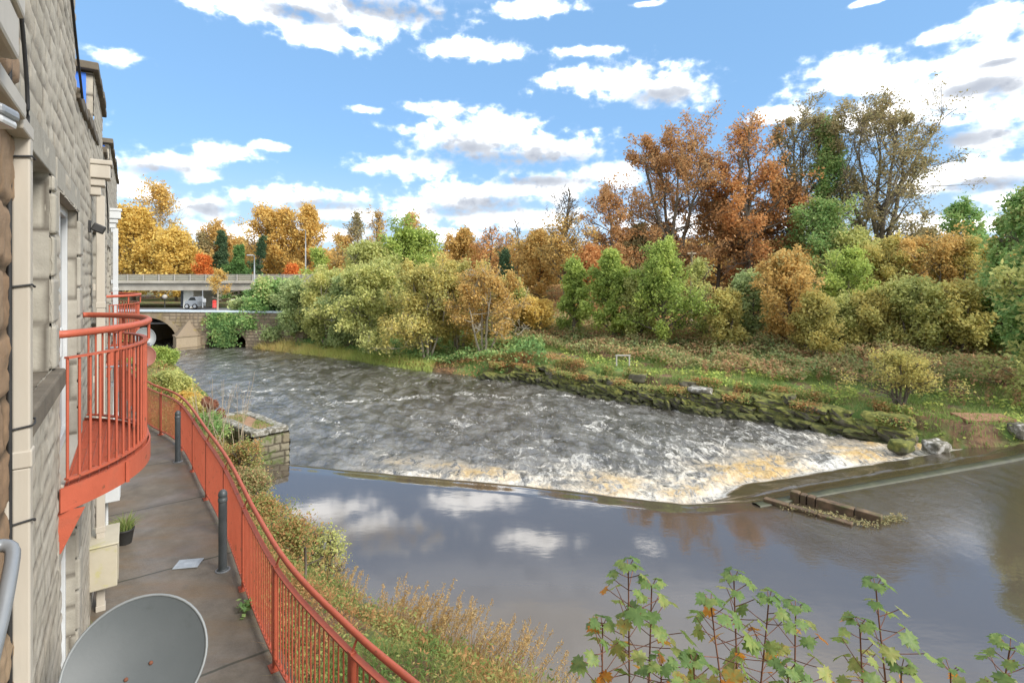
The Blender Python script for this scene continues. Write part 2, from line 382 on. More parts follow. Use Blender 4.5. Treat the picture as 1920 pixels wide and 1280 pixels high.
def river_fields(x, y):
    s, arm = weir_s(x, y)
    wob = .10*fbm(x*.9, y*.9, 31)
    s = s+wob*ss(-.2, .6, s)
    a = .45+1.05*arm                      # length of the smooth tongue over the crest
    sl = .30-.10*arm
    z = -sl*np.clip(s, 0, a)*ss(0, .5, s)
    z = z+(ZLOW-z)*ss(a, a+.55+.2*arm, s)
    t = s-a                                # distance past the tongue
    rough = ss(.15, .9, t)
    far = np.exp(-np.clip(t, 0, 60)/9.0)
    # how wide the boil runs, from the left corner (none) to the right
    wl = ss(-5.9, -3.9, x)*(.75+.25*ss(-4,0,x))
    ext = (.7+5.0*ss(-5.0, 2.5, x)+1.2*arm)
    n1 = fbm(x*.55, y*.55, 41); n2 = fbm(x*1.7, y*1.7, 43)
    foam = rough*wl*np.exp(-np.clip(t-.6, 0, 50)/ext*1.5)*(.97+.6*n1)
    # lacy foam streaks carried downstream; the second, finer set paints ripple glints
    u_ = (x*.80+y*.60); v_ = (-x*.60+y*.80)
    st = fbm(u_*.55, v_*.16, 57)+.55*fbm(u_*1.5, v_*.5, 59)
    glint_st = fbm(u_*.9, v_*.30, 157)+.8*fbm(u_*2.4, v_*.9, 159)
    foam = np.maximum(foam, (.30+.30*np.exp(-np.clip(t, 0, 60)/9))*ss(.05, .75, st+.2*n2)*ss(.5, 2, t)*(.35+.65*ss(-8, -2, x+.25*(y-15))))
    foam = np.maximum(foam, .47*ss(-.02,.65,glint_st)*ss(.5,2,t))
    for (ax, ay, bx, by, w, k) in [(-9.3,25.3,-2.2,27.3,.32,.75),(-2.6,27.4,.6,26.4,.4,.7),(1.2,27.2,4.2,26.4,.34,.8),(-14,27.8,-10.4,28.6,.28,.7),(-4.2,31.4,-.5,30.8,.3,.5),(-6.4,33.6,-4.4,33.0,.3,.4)]:
        dx, dy = bx-ax, by-ay; tt = np.clip(((x-ax)*dx+(y-ay)*dy)/(dx*dx+dy*dy), 0, 1)
        r = np.hypot(x-ax-tt*dx, y-ay-tt*dy+.35*fbm(x*.5, y*.5, 71))
        foam = np.maximum(foam, k*np.exp(-(r/w)**2)*(.75+.8*n2))
    tan = rough*wl*np.exp(-((t-1.45-.6*n1)/1.35)**2)*np.clip(.72+1.2*fbm(x*.45+3, y*.8, 47)+.3*n2, 0, 1.2)*(.85+.3*arm)
    # waves
    amp = ss(.2, 1.2, t)*(.075+.045*np.exp(-np.clip(t-.3, 0, 60)/4.0)*wl+.016*ss(25, 10, t))
    wv = fbm(u_*1.5, v_*.85, 61, 4)+.75*np.abs(fbm(u_*3.1, v_*1.9, 63, 3))
    z = z+amp*wv+rough*wl*.10*np.exp(-((t-1.1)/.8)**2)*(1+.9*n2)
    # standing ridges where stones lie under the surface
    up = ss(.1, -1.2, s)
    z = z+.004*up*fbm(x*.7, y*.7, 81)*ss(-9, 9, x)
    z = z-.03*ss(-.5, .15, s)*ss(.6, 0, s)
    ridge = np.exp(-((s-.75)/.07)**2)*arm*ss(5.2, 6.0, x)
    z = z+.05*ridge*(1+.5*n2); foam = np.maximum(foam, .25*ridge*ss(-.2,.4,n2))
    rg = ss(.0, .8, t)
    edgefoam = np.exp(-((t-.35)/.18)**2)*wl*.95
    foam = np.maximum(foam, edgefoam*(.95+.4*n2)); foam = np.maximum(foam, .85*wl*ss(.1,.5,t)*ss(1.9,.9,t))
    return z, np.clip(foam, 0, 1), np.clip(tan, 0, 1), rg, arm*ss(-4,-.2,s)*ss(3,.5,s)
rx = np.concatenate([np.arange(-42,-15,.3), np.arange(-15,18,.075), np.arange(18,75,.6)])
ry = np.concatenate([np.arange(-26,5,.8), np.arange(5,12,.25), np.arange(12,18.5,.055), np.arange(18.5,27,.085), np.arange(27,38,.14), np.arange(38,92,.4)])
X, Y = np.meshgrid(rx, ry)
z, foam, tan, rg, armw = river_fields(X, Y)
sd, lf = sdist(X, Y)
idx = np.arange(X.size).reshape(X.shape)
q = np.stack([idx[:-1,:-1], idx[:-1,1:], idx[1:,1:], idx[1:,:-1]], -1).reshape(-1, 4)
q = q[sd.ravel()[q].min(1) < .9]
used = np.unique(q); rem = np.full(X.size, -1); rem[used] = np.arange(len(used))
mb = MB(); mb.add(np.stack([X, Y, z], -1).reshape(-1, 3)[used], rem[q], foam=foam.ravel()[used], tan=tan.ravel()[used], rg=rg.ravel()[used], arm=armw.ravel()[used])
m, nt, out = newmat('river_water')
pw = pos(nt)
fo = attr(nt, 'foam'); ta = attr(nt, 'tan'); rga = attr(nt, 'rg'); ar = attr(nt, 'arm')
flow = mapping(nt, pw, (1.0, .48, 1), (0, 0, math.radians(-32)))
nA = noise(nt, flow, 2.7, 8, .70, 1.3); nB = noise(nt, flow, 13, 6, .7, .5)
nsum = math_(nt, 'ADD', math_(nt, 'MULTIPLY', nA, .78), math_(nt, 'MULTIPLY', nB, .22))
thr = maprange(nt, fo, 0, 1, .645, .37, False)
dlt = math_(nt, 'SUBTRACT', nsum, thr)
fmask = maprange(nt, dlt, -.05, .17)
fmask = math_(nt, 'MULTIPLY', fmask, maprange(nt, fo, .02, .12))
tmask = math_(nt, 'MULTIPLY', ta, maprange(nt, nA, .36, .52))
# water body; downstream streaks mix aerated water with painted silvery wave glints
ws = nt.nodes.new('ShaderNodeBsdfPrincipled')
strk = noise(nt, mapping(nt, pw, (1.0,.42,1), (0, 0, math.radians(-32))), 1.5, 6, .66, .5)
wc = mixc(nt, ar, mixc(nt, rga, (.088,.070,.053), ramp(nt, strk, [(.36,(.030,.026,.019)),(.50,(.092,.087,.077)),(.66,(.20,.195,.18))])), (.055,.042,.025))
nt.links.new(wc, ws.inputs['Base Color'])
ws.inputs['IOR'].default_value = 2.1
nt.links.new(maprange(nt, rga, 0, 1, .045, .12, False), ws.inputs['Roughness'])
calm = math_(nt, 'ADD', math_(nt, 'MULTIPLY', noise(nt, mapping(nt, pw, (1,2.2,1)), .9, 4, .6), 1.0), math_(nt, 'MULTIPLY', noise(nt, mapping(nt, pw, (1,2.6,1)), 4.5, 3, .6, .5), .22))
strength = nt.nodes.new('ShaderNodeBump'); strength.inputs['Distance'].default_value = .03
nt.links.new(calm, strength.inputs['Height'])
xs = nt.nodes.new('ShaderNodeSeparateXYZ'); nt.links.new(pw, xs.inputs[0])
nt.links.new(maprange(nt, xs.outputs[0], -2, 12, .025, .12), strength.inputs['Strength'])
b2 = nt.nodes.new('ShaderNodeBump'); b2.inputs['Distance'].default_value = .11
nt.links.new(nsum, b2.inputs['Height']); nt.links.new(math_(nt, 'ADD', math_(nt, 'MULTIPLY', rga, .85), math_(nt, 'MULTIPLY', ar, .25)), b2.inputs['Strength'])
nt.links.new(strength.outputs[0], b2.inputs['Normal'])
nt.links.new(b2.outputs[0], ws.inputs['Normal'])
fs = nt.nodes.new('ShaderNodeBsdfPrincipled'); fs.inputs['Roughness'].default_value = .55
fc = mixc(nt, maprange(nt, nB, .35, .65), (.58,.56,.50), (.75,.74,.70))
fc = mixc(nt, math_(nt, 'MULTIPLY', tmask, .98), fc, mixc(nt, maprange(nt, nB, .35, .62), (.40,.24,.065), (.62,.45,.21)))
nt.links.new(fc, fs.inputs['Base Color']); nt.links.new(bump(nt, nsum, .35, .04), fs.inputs['Normal'])
mx = nt.nodes.new('ShaderNodeMixShader')
tot = math_(nt, 'MAXIMUM', fmask, math_(nt, 'MULTIPLY', tmask, .85))
nt.links.new(tot, mx.inputs[0]); nt.links.new(ws.outputs[0], mx.inputs[1]); nt.links.new(fs.outputs[0], mx.inputs[2])
nt.links.new(mx.outputs[0], out.inputs[0])
struct(mb.build('river', m, smooth=True))

# weir stone sill that shows along the right arm
m = simple('wet_stone', [(.3,(.025,.028,.014)),(.6,(.05,.055,.024)),(.85,(.09,.085,.05))], 3, .5, .4, 18)
mb = MB()
pts = spline([(5.9,12.9),(8.26,13.72),(12,15.0),(15.0,16.05),(16.8,16.8)], 40)
n = len(pts); tdir = np.gradient(pts, axis=0); tdir /= np.linalg.norm(tdir, axis=1, keepdims=True); nd = np.stack([-tdir[:,1], tdir[:,0]], 1)
hh = .012+.02*fbm(np.arange(n)*.4, np.zeros(n), 3)+.035*ss(.25,.8,np.arange(n)/n)
ring = []
for off, dz in ((-.16,-.4),(-.14,0),(.0,.015),(.12,-.01),(.16,-.4)):
    ring.append(np.c_[pts+nd*off, hh+dz])
V = np.stack(ring, 1); ii = np.arange(n*5).reshape(n, 5)
mb.add(V.reshape(-1,3), np.stack([ii[:-1,:-1], ii[1:,:-1], ii[1:,1:], ii[:-1,1:]], -1).reshape(-1,4))
tag(mb.build('weir', m, smooth=True), 'mossy stone weir sill running just under the water to the far bank', 'weir')

# ------------------------------------------------------------------ masonry faces
def stone_face(mb, o, ud, nd, U, Zs, rowh=(.16,.26), blk=(.22,.55), amp=.02, gap=.012, seed=1, top=None, holes=(), wob=.02, rough=.008):
    """heightfield of coursed rubble on the plane through o; ud along, nd outward"""
    rng = R_(seed)
    u, zz = np.meshgrid(U, Zs)
    uw = u+wob*fbm(u*3, zz*3, seed+1); zw = zz+wob*.9*fbm(u*2.2+9, zz*3, seed+2)
    zr = [Zs[0]-.3]
    while zr[-1] < Zs[-1]+.3: zr.append(zr[-1]+rng.uniform(*rowh))
    zr = np.array(zr); row = np.clip(np.searchsorted(zr, zw)-1, 0, len(zr)-2)
    dz = np.minimum(zw-zr[row], zr[row+1]-zw)
    du = np.zeros_like(dz); sid = np.zeros_like(dz)
    for r in range(len(zr)-1):
        j = [U[0]-1-rng.uniform(0, .4)]
        while j[-1] < U[-1]+1: j.append(j[-1]+rng.uniform(*blk))
        j = np.array(j); mk = row == r
        if not mk.any(): continue
        k = np.clip(np.searchsorted(j, uw[mk])-1, 0, len(j)-2)
        du[mk] = np.minimum(uw[mk]-j[k], j[k+1]-uw[mk]); sid[mk] = rng.uniform(0, 1, len(j))[k]
    e = np.minimum(du, dz)
    prof = ss(0, gap*2.4, e)
    h = amp*prof*(.78+.22*np.sqrt(np.clip(e/.06, 0, 1)))+amp*.7*(sid-.5)*prof+rough*fbm(u*14, zz*14, seed+3)
    V = np.asarray(o)+u[...,None]*np.asarray(ud)+h[...,None]*np.asarray(nd); V[..., 2] += zz
    idx = np.arange(u.size).reshape(u.shape)
    q = np.stack([idx[:-1,:-1], idx[:-1,1:], idx[1:,1:], idx[1:,:-1]], -1).reshape(-1, 4)
    uc = u.ravel()[q].mean(1); zc = zz.ravel()[q].mean(1); keep = np.ones(len(q), bool)
    for (a, b, c_, d_) in holes: keep &= ~((uc > a) & (uc < b) & (zc > c_) & (zc < d_))
    if top is not None: keep &= zc < top(uc)
    mb.add(V.reshape(-1,3), q[keep], tint=sid.ravel(), mortar=1-prof.ravel())
def stonemat(name, cols, mort, stain, moss=None, sscale=1.2):
    m, nt, out = newmat(name); pw = pos(nt)
    c = ramp(nt, attr(nt, 'tint'), cols)
    nz = noise(nt, pw, 9, 7, .7)
    c = mixc(nt, maprange(nt, nz, .3, .75, .0, .42), c, tuple(x*.55 for x in cols[1][1]))
    c = mixc(nt, attr(nt, 'mortar'), c, mort)
    c = mixc(nt, maprange(nt, noise(nt, mapping(nt, pw, (1,1,.35)), sscale, 6, .65), .52, .78, 0, .8), c, stain)
    if moss:
        c = mixc(nt, maprange(nt, noise(nt, pw, moss[1], 6, .7), moss[2], moss[3]), c, moss[0])
    princ(nt, out, c, .92, 0, bump(nt, noise(nt, pw, 55, 4), .5, .006), .3); return m
M['rubble'] = stonemat('rubble', [(0,(.41,.37,.30)),(.35,(.47,.43,.355)),(.7,(.51,.47,.395)),(1,(.44,.39,.315))], (.15,.13,.105), (.29,.26,.21))
M['brownstone'] = stonemat('brownstone', [(0,(.27,.17,.10)),(.4,(.31,.21,.13)),(.7,(.34,.25,.16)),(1,(.24,.14,.085))], (.08,.06,.04), (.19,.12,.08))
M['ashlar'] = stonemat('ashlar', [(0,(.36,.335,.28)),(.4,(.40,.375,.32)),(.7,(.38,.355,.305)),(1,(.32,.295,.25))], (.12,.105,.085), (.2,.18,.14))
M['pierstone'] = stonemat('pierstone', [(0,(.15,.135,.10)),(.4,(.22,.20,.145)),(.7,(.28,.25,.18)),(1,(.19,.155,.10))], (.07,.06,.045), (.12,.11,.06), ((.10,.14,.035), 2.2, .5, .66), 1.6)
M['bridgestone'] = stonemat('bridgestone', [(0,(.24,.185,.13)),(.4,(.32,.255,.18)),(.7,(.37,.30,.215)),(1,(.28,.205,.13))], (.15,.12,.09), (.14,.11,.07), ((.28,.22,.06), .9, .55, .75), .8)

# ------------------------------------------------------------------ the building
TH = math.atan2(.709, 1.0)
WD = np.array([-math.sin(TH), math.cos(TH), 0.0]); ND = np.array([math.cos(TH), math.sin(TH), 0.0]); UP = np.array([0, 0, 1.0])
W0 = -.43
def unit3(v): return v/np.linalg.norm(v)
def wl(u, o, z): return ND*(W0+o)+WD*u+UP*z
def wbox(mb, u0, u1, o0, o1, z0, z1, ch=0.0, **at):
    return box(mb, wl((u0+u1)/2, (o0+o1)/2, (z0+z1)/2), ((u1-u0)/2, (o1-o0)/2, (z1-z0)/2), np.array([WD, ND, UP]), ch, **at)
bld = thing('stone_building', 'long beige rubble stone building with red balconies and cream downpipes beside the river', 'building', wl(12, -2, 1.5))
UEND = 20.3
def wtop(u):
    z = np.where(u < 6.1, 9.6, np.where(u < 9.4, 7.1+.079*(u-6.1), 7.6))
    z = np.where((u > 8.75) & (u < 11.1), 8.16, z); z = np.where((u > 14.2) & (u < UEND), 8.32, z); return z
HOLES = [(3.25,4.38,4.95,6.18),(4.86,6.35,4.05,6.14),(8.5,9.5,4.95,6.14),(12.9,14.3,4.05,6.14),(16.5,17.6,4.95,6.14),
         (4.95,6.2,1.5,3.52),(8.9,9.7,2.2,3.4),(12.9,14.1,1.5,3.5)]
U = [3.05]
while U[-1] < UEND: U.append(U[-1]+.022+.0042*(U[-1]-2.95))
U[-1] = UEND; U = np.array(U)
mb = MB(); stone_face(mb, ND*W0, WD, ND, U, np.arange(1.42, 9.6, .03), rowh=(.085,.165), blk=(.14,.38), amp=.011, gap=.008, seed=3, top=wtop, holes=HOLES, wob=.035, rough=.0045)
# far gable end and backing so that the wall is solid
wbox(mb, 2.95, UEND-.05, -9.0, -.62, 1.42, 7.1, tint=.5, mortar=.3)
box(mb, wl(UEND-.03, -4.3, 4.5), (.02, 4.3, 3.08), np.array([WD, ND, UP]), tint=.5, mortar=.2)
wbox(mb, 2.95, 6.08, -9.0, -.03, 7.1, 9.6, tint=.5, mortar=.2)
wbox(mb, 6.02, 6.085, -9.0, -.004, 6.9, 9.6, tint=.6, mortar=.15)
mb.build('wall', M['rubble'], bld, True)
mb = MB(); stone_face(mb, ND*(W0+.015), WD, ND, np.arange(.6, 3.07, .016), np.arange(1.42, 9.0, .02), rowh=(.18,.3), blk=(.2,.45), amp=.018, gap=.012, seed=8, wob=.04, rough=.010)
wbox(mb, -7, .61, -9, -.015, 1.42, 9.0, tint=.4, mortar=.1)
box(mb, wl(3.06, -.05, 5.2), (.012, .05, 3.8), np.array([WD, ND, UP]), tint=.2, mortar=.8)
mb.build('brown_wall', M['brownstone'], bld, True)['label'] = 'rough brown stonework'
# reveals, lintels and glazing
def opening(u0, u1, z0, z1, door, dep=.2, seed=1):
    dep = .065 if door else .13
    j = MB()
    # far jamb built of big dressed blocks, near jamb, soffit, floor
    stone_face(j, wl(u1, -.28, 0), ND, -WD, np.arange(0, .285, .02), np.arange(z0, z1+.01, .022), rowh=(.26,.36), blk=(.6,.7), amp=.012, gap=.012, seed=seed, wob=.012, rough=.004)
    j.build('jamb', M['ashlar'], bld, True)
    j = MB(); wbox(j, u0-.02, u0, -.3, 0, z0, z1, tint=.5, mortar=.1); j.build('jamb', M['ashlar'], bld)
    l = MB(); wbox(l, u0-.18, u1+.2, -.3, .012, z1, z1+.2, .008, tint=.4, mortar=.1); l.build('lintel', M['ashlar'], bld)
    # quoin blocks on the wall face beside the opening
    qb = MB(); rng = R_(seed+50); zq = z0
    while zq < z1-.1:
        hq = min(rng.uniform(.24,.36), z1-zq); wq = rng.choice([.16,.3])+rng.uniform(-.03,.03)
        wbox(qb, u1+.001, u1+wq, -.1, .028+rng.uniform(-.006,.008), zq+.008, zq+hq-.008, .018, tint=rng.uniform(), mortar=0); zq += hq
    qb.build('quoins', M['ashlar'], bld)
    f = MB(); w = .075
    zs = z0+(.04 if door else .0)
    wbox(f, u0, u0+w, -dep-.07, -dep, zs, z1, .006); wbox(f, u1-w, u1, -dep-.07, -dep, zs, z1, .006)
    wbox(f, u0+w, u1-w, -dep-.07, -dep, z1-w, z1, .006); wbox(f, u0+w, u1-w, -dep-.07, -dep, zs, zs+w*1.3, .006)
    um = (u0+u1)/2
    wbox(f, um-.05, um+.05, -dep-.068, -dep+.008, zs+w*1.3, z1-w, .006)
    fo_ = f.build('door_frame' if door else 'window_frame', M['white_pvc'], bld)
    g = MB(); wbox(g, u0+w, u1-w, -dep-.045, -dep-.035, zs+w, z1-w); g.build('glass', M['dark_glass'], fo_)
    if not door:
        s = MB(); wbox(s, u0-.12, u1+.12, -.3, .07, z0-.12, z0-.002, .012); s.build('sill', M['coping'], bld)
    else:
        s = MB(); wbox(s, u0, u1, -.34, .03, z0-.06, z0+.03, .008); s.build('threshold', M['concrete'], bld)
for k, (a, b, c_, d_) in enumerate(HOLES): opening(a, b, c_, d_, c_ < 2 or 4.0 < c_ < 4.2, seed=20+k)
# white letter-plate sized boxes on the door frames
for (u, z) in ((6.2, 4.95), (6.1, 2.35)):
    b_ = MB(); wbox(b_, u-.06, u+.06, -.2, -.09, z-.13, z+.13, .01); b_.build('door_closer', M['white_pvc'], bld)
# parapet copings and merlons
def coping(u0, u1, z0, z1, o0=-.42, o1=.13, th=.1, name='coping'):
    c_ = MB(); n_ = max(2, int((u1-u0)/.55)); rng = R_(int(u0*10))
    for k in range(n_):
        a = u0+(u1-u0)*k/n_; b = u0+(u1-u0)*(k+1)/n_; za = z0+(z1-z0)*(k+.5)/n_+rng.uniform(-.008,.008)
        wbox(c_, a+.004, b-.004, o0, o1+rng.uniform(-.012,.012), za, za+th, .014)
    c_.build(name, M['coping'], bld)
coping(6.1, 9.4, 7.1, 7.36, o1=.035); coping(8.62, 11.2, 8.16, 8.16, -1.3, .07); coping(11.22, 14.1, 7.6, 7.6, o1=.05); coping(14.06, UEND+.1, 8.32, 8.32, -1.3, .07)
for (u, z0, z1) in ((8.75,7.2,8.16),(14.2,7.3,8.32)):
    c_ = MB(); stone_face(c_, wl(u, -.34, 0), ND, -WD, np.arange(0, .345, .02), np.arange(z0, z1, .022), rowh=(.18,.28), blk=(.2,.4), amp=.012, seed=int(u), wob=.015)
    wbox(c_, u, u+2.3, -1.25, -.35, z0, z1, tint=.4, mortar=.2)
    c_.build('merlon', M['rubble'], bld, True)
    b_ = MB(); wbox(b_, u-.035, u-.005, -1.2, -.07, z0, z1-.03, .004); b_.build('blue_panel', M['blue_board'], bld)
# rainwater goods
def downpipe(u, o, z0, z1, w=.088, hopper=True, moss=False, mat='cream_pipe', clips=None):
    d_ = MB(); zz = z1
    while zz > z0:
        za = max(z0, zz-1.35); wbox(d_, u-w/2, u+w/2, o, o+w*.85, za+.006, zz, .008)
        wbox(d_, u-w/2-.006, u+w/2+.006, o-.005, o+w*.85+.006, za, za+.07, .006); zz = za
    p_ = d_.build('downpipe', M[mat], bld)
    if hopper:
        h_ = MB()
        for (hw, za, zb, ho) in ((.075, z1, z1+.11, .11), (.105, z1+.11, z1+.2, .15), (.135, z1+.2, z1+.36, .2), (.15, z1+.36, z1+.42, .22)):
            wbox(h_, u-hw, u+hw, .0, ho, za+.001, zb, .012)
        h_.build('hopper', M[mat], p_)
    for z in (clips if clips else np.arange(z0+.6, z1, 1.1)):
        c_ = MB(); wbox(c_, u-w/2-.035, u+w/2+.035, o-.03, o-.002, z-.04, z+.04, .006); c_.build('pipe_bracket', M[mat], p_)
    return p_
downpipe(2.93, .03, 1.5, 6.12, .068, hopper=False, clips=[3.02, 4.62, 5.9])
downpipe(8.15, .06, 1.5, 6.5, .1, mat='cream_pipe'); downpipe(14.35, .06, 1.5, 6.55, .11, mat='white_pvc')
u_, z_ = 3.1, 6.55
b_ = MB()
wbox(b_, 1.6, 2.2, .02, .145, 6.20, 6.335, .012); wbox(b_, 1.5, 2.23, .02, .155, 6.34, 6.42, .01); wbox(b_, 2.21, 2.7, .02, .10, 6.13, 6.2, .01); wbox(b_, 2.705, 2.97, .02, .09, 6.10, 6.16, .008); b_.build('gutter_outlet', M['cream_pipe'], bld)

# path slab
fence_xy = spline([(-17.5,22.5),(-13.2,18),(-9.95,14.45),(-7.9,12.62),(-5.68,9.85),(-4.45,8.27),(-3.15,6.45),(-2.25,5.27),(-1.4,4.37),(-.87,3.87),(-.1,3.2),(.9,2.45)], 160)
mb = MB(); pts = fence_xy[10:]
inner = []
for p_ in pts:
    u = p_@WD[:2]; inner.append((ND*(W0-.02)+WD*u)[:2])
inner = np.array(inner); n = len(pts); K = 12
grid = np.stack([inner+(pts+ND[:2]*.12-inner)*t for t in np.linspace(0, 1, K)], 1)
zz = 1.5+.008*fbm(grid[...,0]*.8, grid[...,1]*.8, 4)
zz[:, -1] = 1.5
V = np.concatenate([grid, zz[...,None]], -1); ii = np.arange(n*K).reshape(n, K)
low = V.copy(); low[..., 2] = 1.05; 
mb.add(V.reshape(-1,3), np.stack([ii[:-1,:-1], ii[1:,:-1], ii[1:,1:], ii[:-1,1:]], -1).reshape(-1,4))
edge = np.concatenate([V[:, -1], low[:, -1]]); e = np.arange(n)
mb.add(edge, np.stack([e[:-1], e[1:], e[1:]+n, e[:-1]+n], 1))
m, nt, out = newmat('wet_concrete'); pw = pos(nt)
c = ramp(nt, noise(nt, pw, 2.6, 8, .7), [(.3,(.102,.085,.066)),(.5,(.148,.125,.098)),(.72,(.20,.170,.138))])
rot = mapping(nt, pw, (.5,2.2,1), (0,0,math.radians(-35)))
c = mixc(nt, maprange(nt, noise(nt, rot, .75, 6, .65, .4), .46, .66, 0, .8), c, (.165,.115,.07))
c = mixc(nt, maprange(nt, noise(nt, pw, 1.1, 5, .6), .6, .7, 0, .6), c, (.085,.085,.083))
c = mixc(nt, maprange(nt, noise(nt, pw, 60, 2, .5), .68, .74, 0, .35), c, (.3,.28,.25))
# construction joints across the path
uu = nt.nodes.new('ShaderNodeVectorMath'); uu.operation = 'DOT_PRODUCT'; nt.links.new(pw, uu.inputs[0]); uu.inputs[1].default_value = tuple(WD)
jn = math_(nt, 'ABSOLUTE', math_(nt, 'SUBTRACT', math_(nt, 'FRACT', math_(nt, 'ADD', math_(nt, 'MULTIPLY', uu.outputs['Value'], .4), math_(nt, 'MULTIPLY', noise(nt, pw, 2, 3), .02))), .5))
jm = maprange(nt, jn, .004, .010, 1, 0)
c = mixc(nt, math_(nt, 'MULTIPLY', jm, .8), c, (.035,.035,.02))
rr = maprange(nt, noise(nt, pw, .9, 4), .4, .62, .72, .40)
princ(nt, out, c, rr, 0, bump(nt, noise(nt, pw, 45, 5), .35, .008))
struct(mb.build('footpath', m, smooth=True))
# ------------------------------------------------------------------ balconies
def make_balcony(u0, u1, sag, zf, zr, label, step=.085):
    c_ = u1-u0; R0 = (c_*c_/4+sag*sag)/(2*sag); um = (u0+u1)/2; oc = sag-R0
    a0 = math.asin(c_/2/R0)
    def arc(rad, a, z): return wl(um+rad*math.sin(a), oc+rad*math.cos(a), z)
    def arcpts(rad, z, n=44, ext=1.0): return np.array([arc(rad, a, z) for a in np.linspace(-a0*ext, a0*ext, n)])
    t = thing('balcony', label, 'balcony', wl(um, 0, zf), 'red curved balconies on the stone wall')
    hp = arcpts(R0+.02, zr, 44, .985)
    hp = np.vstack([wl(u0+.01, .0, zr), hp, wl(u1-.01, .0, zr)])
    mb = MB(); tubes(mb, hp, .027, 10, True); mb.build('handrail', M['red_paint'], t, True)
    def flat(z, w, th, rad=R0, ext=.95):
        mb = MB(); pi = arcpts(rad-w/2, z, 44, ext); po = arcpts(rad+w/2, z, 44, ext)
        V = np.stack([pi, po, po+UP*th, pi+UP*th], 1); n = len(V); ii = np.arange(n*4).reshape(n, 4); jx = np.roll(ii, -1, 1)
        mb.add(V.reshape(-1,3), np.stack([ii[:-1], ii[1:], jx[1:], jx[:-1]], -1).reshape(-1,4), polys=[list(ii[0]), list(ii[-1][::-1])]); return mb
    flat(zr-.175, .042, .014).build('top_rail', M['red_paint'], t)
    flat(zf+.07, .042, .014).build('bottom_rail', M['red_paint'], t)
    flat(zf-.13, .012, .165, R0+.028, 1.0).build('fascia', M['red_paint'], t)
    # end uprights beside the wall
    nb = int(2*a0*.95*R0/step)
    b0 = MB(); tubes(b0, np.array([[0,0,zf+.08],[0,0,zr-.17]]), .0095, 6)
    bmesh0 = b0.mesh('baluster', M['red_paint'], True)
    for k in range(nb+1):
        a = -a0*.945+2*a0*.945*k/nb
        o = link('baluster', bmesh0, None); o.parent = t; o.matrix_parent_inverse = Matrix.Translation(-Vector(t.location)); p_ = arc(R0, a, 0); o.location = (p_[0], p_[1], 0)
    for k, a in enumerate((-.6, 0, .6)):
        pb = MB(); p_ = arc(R0+.02, a*a0, 0); tubes(pb, np.array([[p_[0],p_[1],zr-.17],[p_[0],p_[1],zr]]), .012, 6); pb.build('rail_stub', M['red_paint'], t)
    # open bar grating
    g = MB(); ex = MB()
    for k in range(60):
        u = u0+.03+(c_-.06)*k/59; om = oc+math.sqrt(max(0, (R0+.01)**2-(u-um)**2))
        if om > .02: box(g, wl(u, om/2, zf), (.003, om/2, .014), np.array([WD, ND, UP]))
    o_ = .05
    while o_ < sag-.02:
        hw = math.sqrt((R0+.01)**2-(o_-oc)**2); box(g, wl(um, o_, zf+.004), (hw, .003, .010), np.array([WD, ND, UP])); o_ += .055
    g.build('floor_grate', M['red_paint'], t)
    for u in (u0+.02, u1-.02):
        br = MB(); prism(br, [wl(u-.006, 0, zf-.42), wl(u-.006, .02, zf-.42), wl(u-.006, .15, zf-.13), wl(u-.006, 0, zf-.13)], WD*.012)
        br.build('bracket', M['red_paint'], t)
    for a in (-.55, .45):
        br = MB(); p_ = arc(R0+.04, a*a0, zf-.1); box(br, p_+UP*.05, (.025, .012, .08), np.array([WD, ND, UP])); br.build('fascia_plate', M['red_paint'], t)
make_balcony(4.78, 6.98, .52, 4.05, 5.14, 'nearer red curved balcony with barred railing and mesh floor')
make_balcony(12.55, 14.75, .52, 4.05, 5.14, 'smaller looking red balcony further along the wall near the bridge')

# ------------------------------------------------------------------ riverside railing
fl = thing('railing', 'long curving red metal railing between the path and the river bank', 'railing', (fence_xy[60][0], fence_xy[60][1], 1.5))
fp = fence_xy; tg = np.gradient(fp, axis=0); tg /= np.linalg.norm(tg, axis=1, keepdims=True); nr = np.stack([-tg[:,1], tg[:,0]], 1)
if (nr[80]@ND[:2]) < 0: nr = -nr
cum = np.r_[0, np.cumsum(np.linalg.norm(np.diff(fp, axis=0), axis=1))]
def fat(s): return np.array([np.interp(s, cum, fp[:,0]), np.interp(s, cum, fp[:,1])])
def ftan(s): v = fat(s+.05)-fat(s-.05); return v/np.linalg.norm(v)
mb = MB(); tubes(mb, np.c_[fp+nr*.05, np.full(len(fp), 2.66)], .026, 10, True); mb.build('handrail', M['red_paint'], fl, True)
def frail(z, w, h):
    V = np.stack([np.c_[fp+nr*w*sx, np.full(len(fp), z+h*sz)] for sx, sz in ((-1,-1),(1,-1),(1,1),(-1,1))], 1)
    n = len(V); ii = np.arange(n*4).reshape(n, 4); jx = np.roll(ii, -1, 1); b_ = MB()
    return b_.add(V.reshape(-1,3), np.stack([ii[:-1], ii[1:], jx[1:], jx[:-1]], -1).reshape(-1,4))
frail(2.54, .025, .008).build('top_rail', M['red_paint'], fl)
frail(1.60, .02, .008).build('bottom_rail', M['red_paint'], fl)
BAY = 1.72; s0 = .4; s = s0
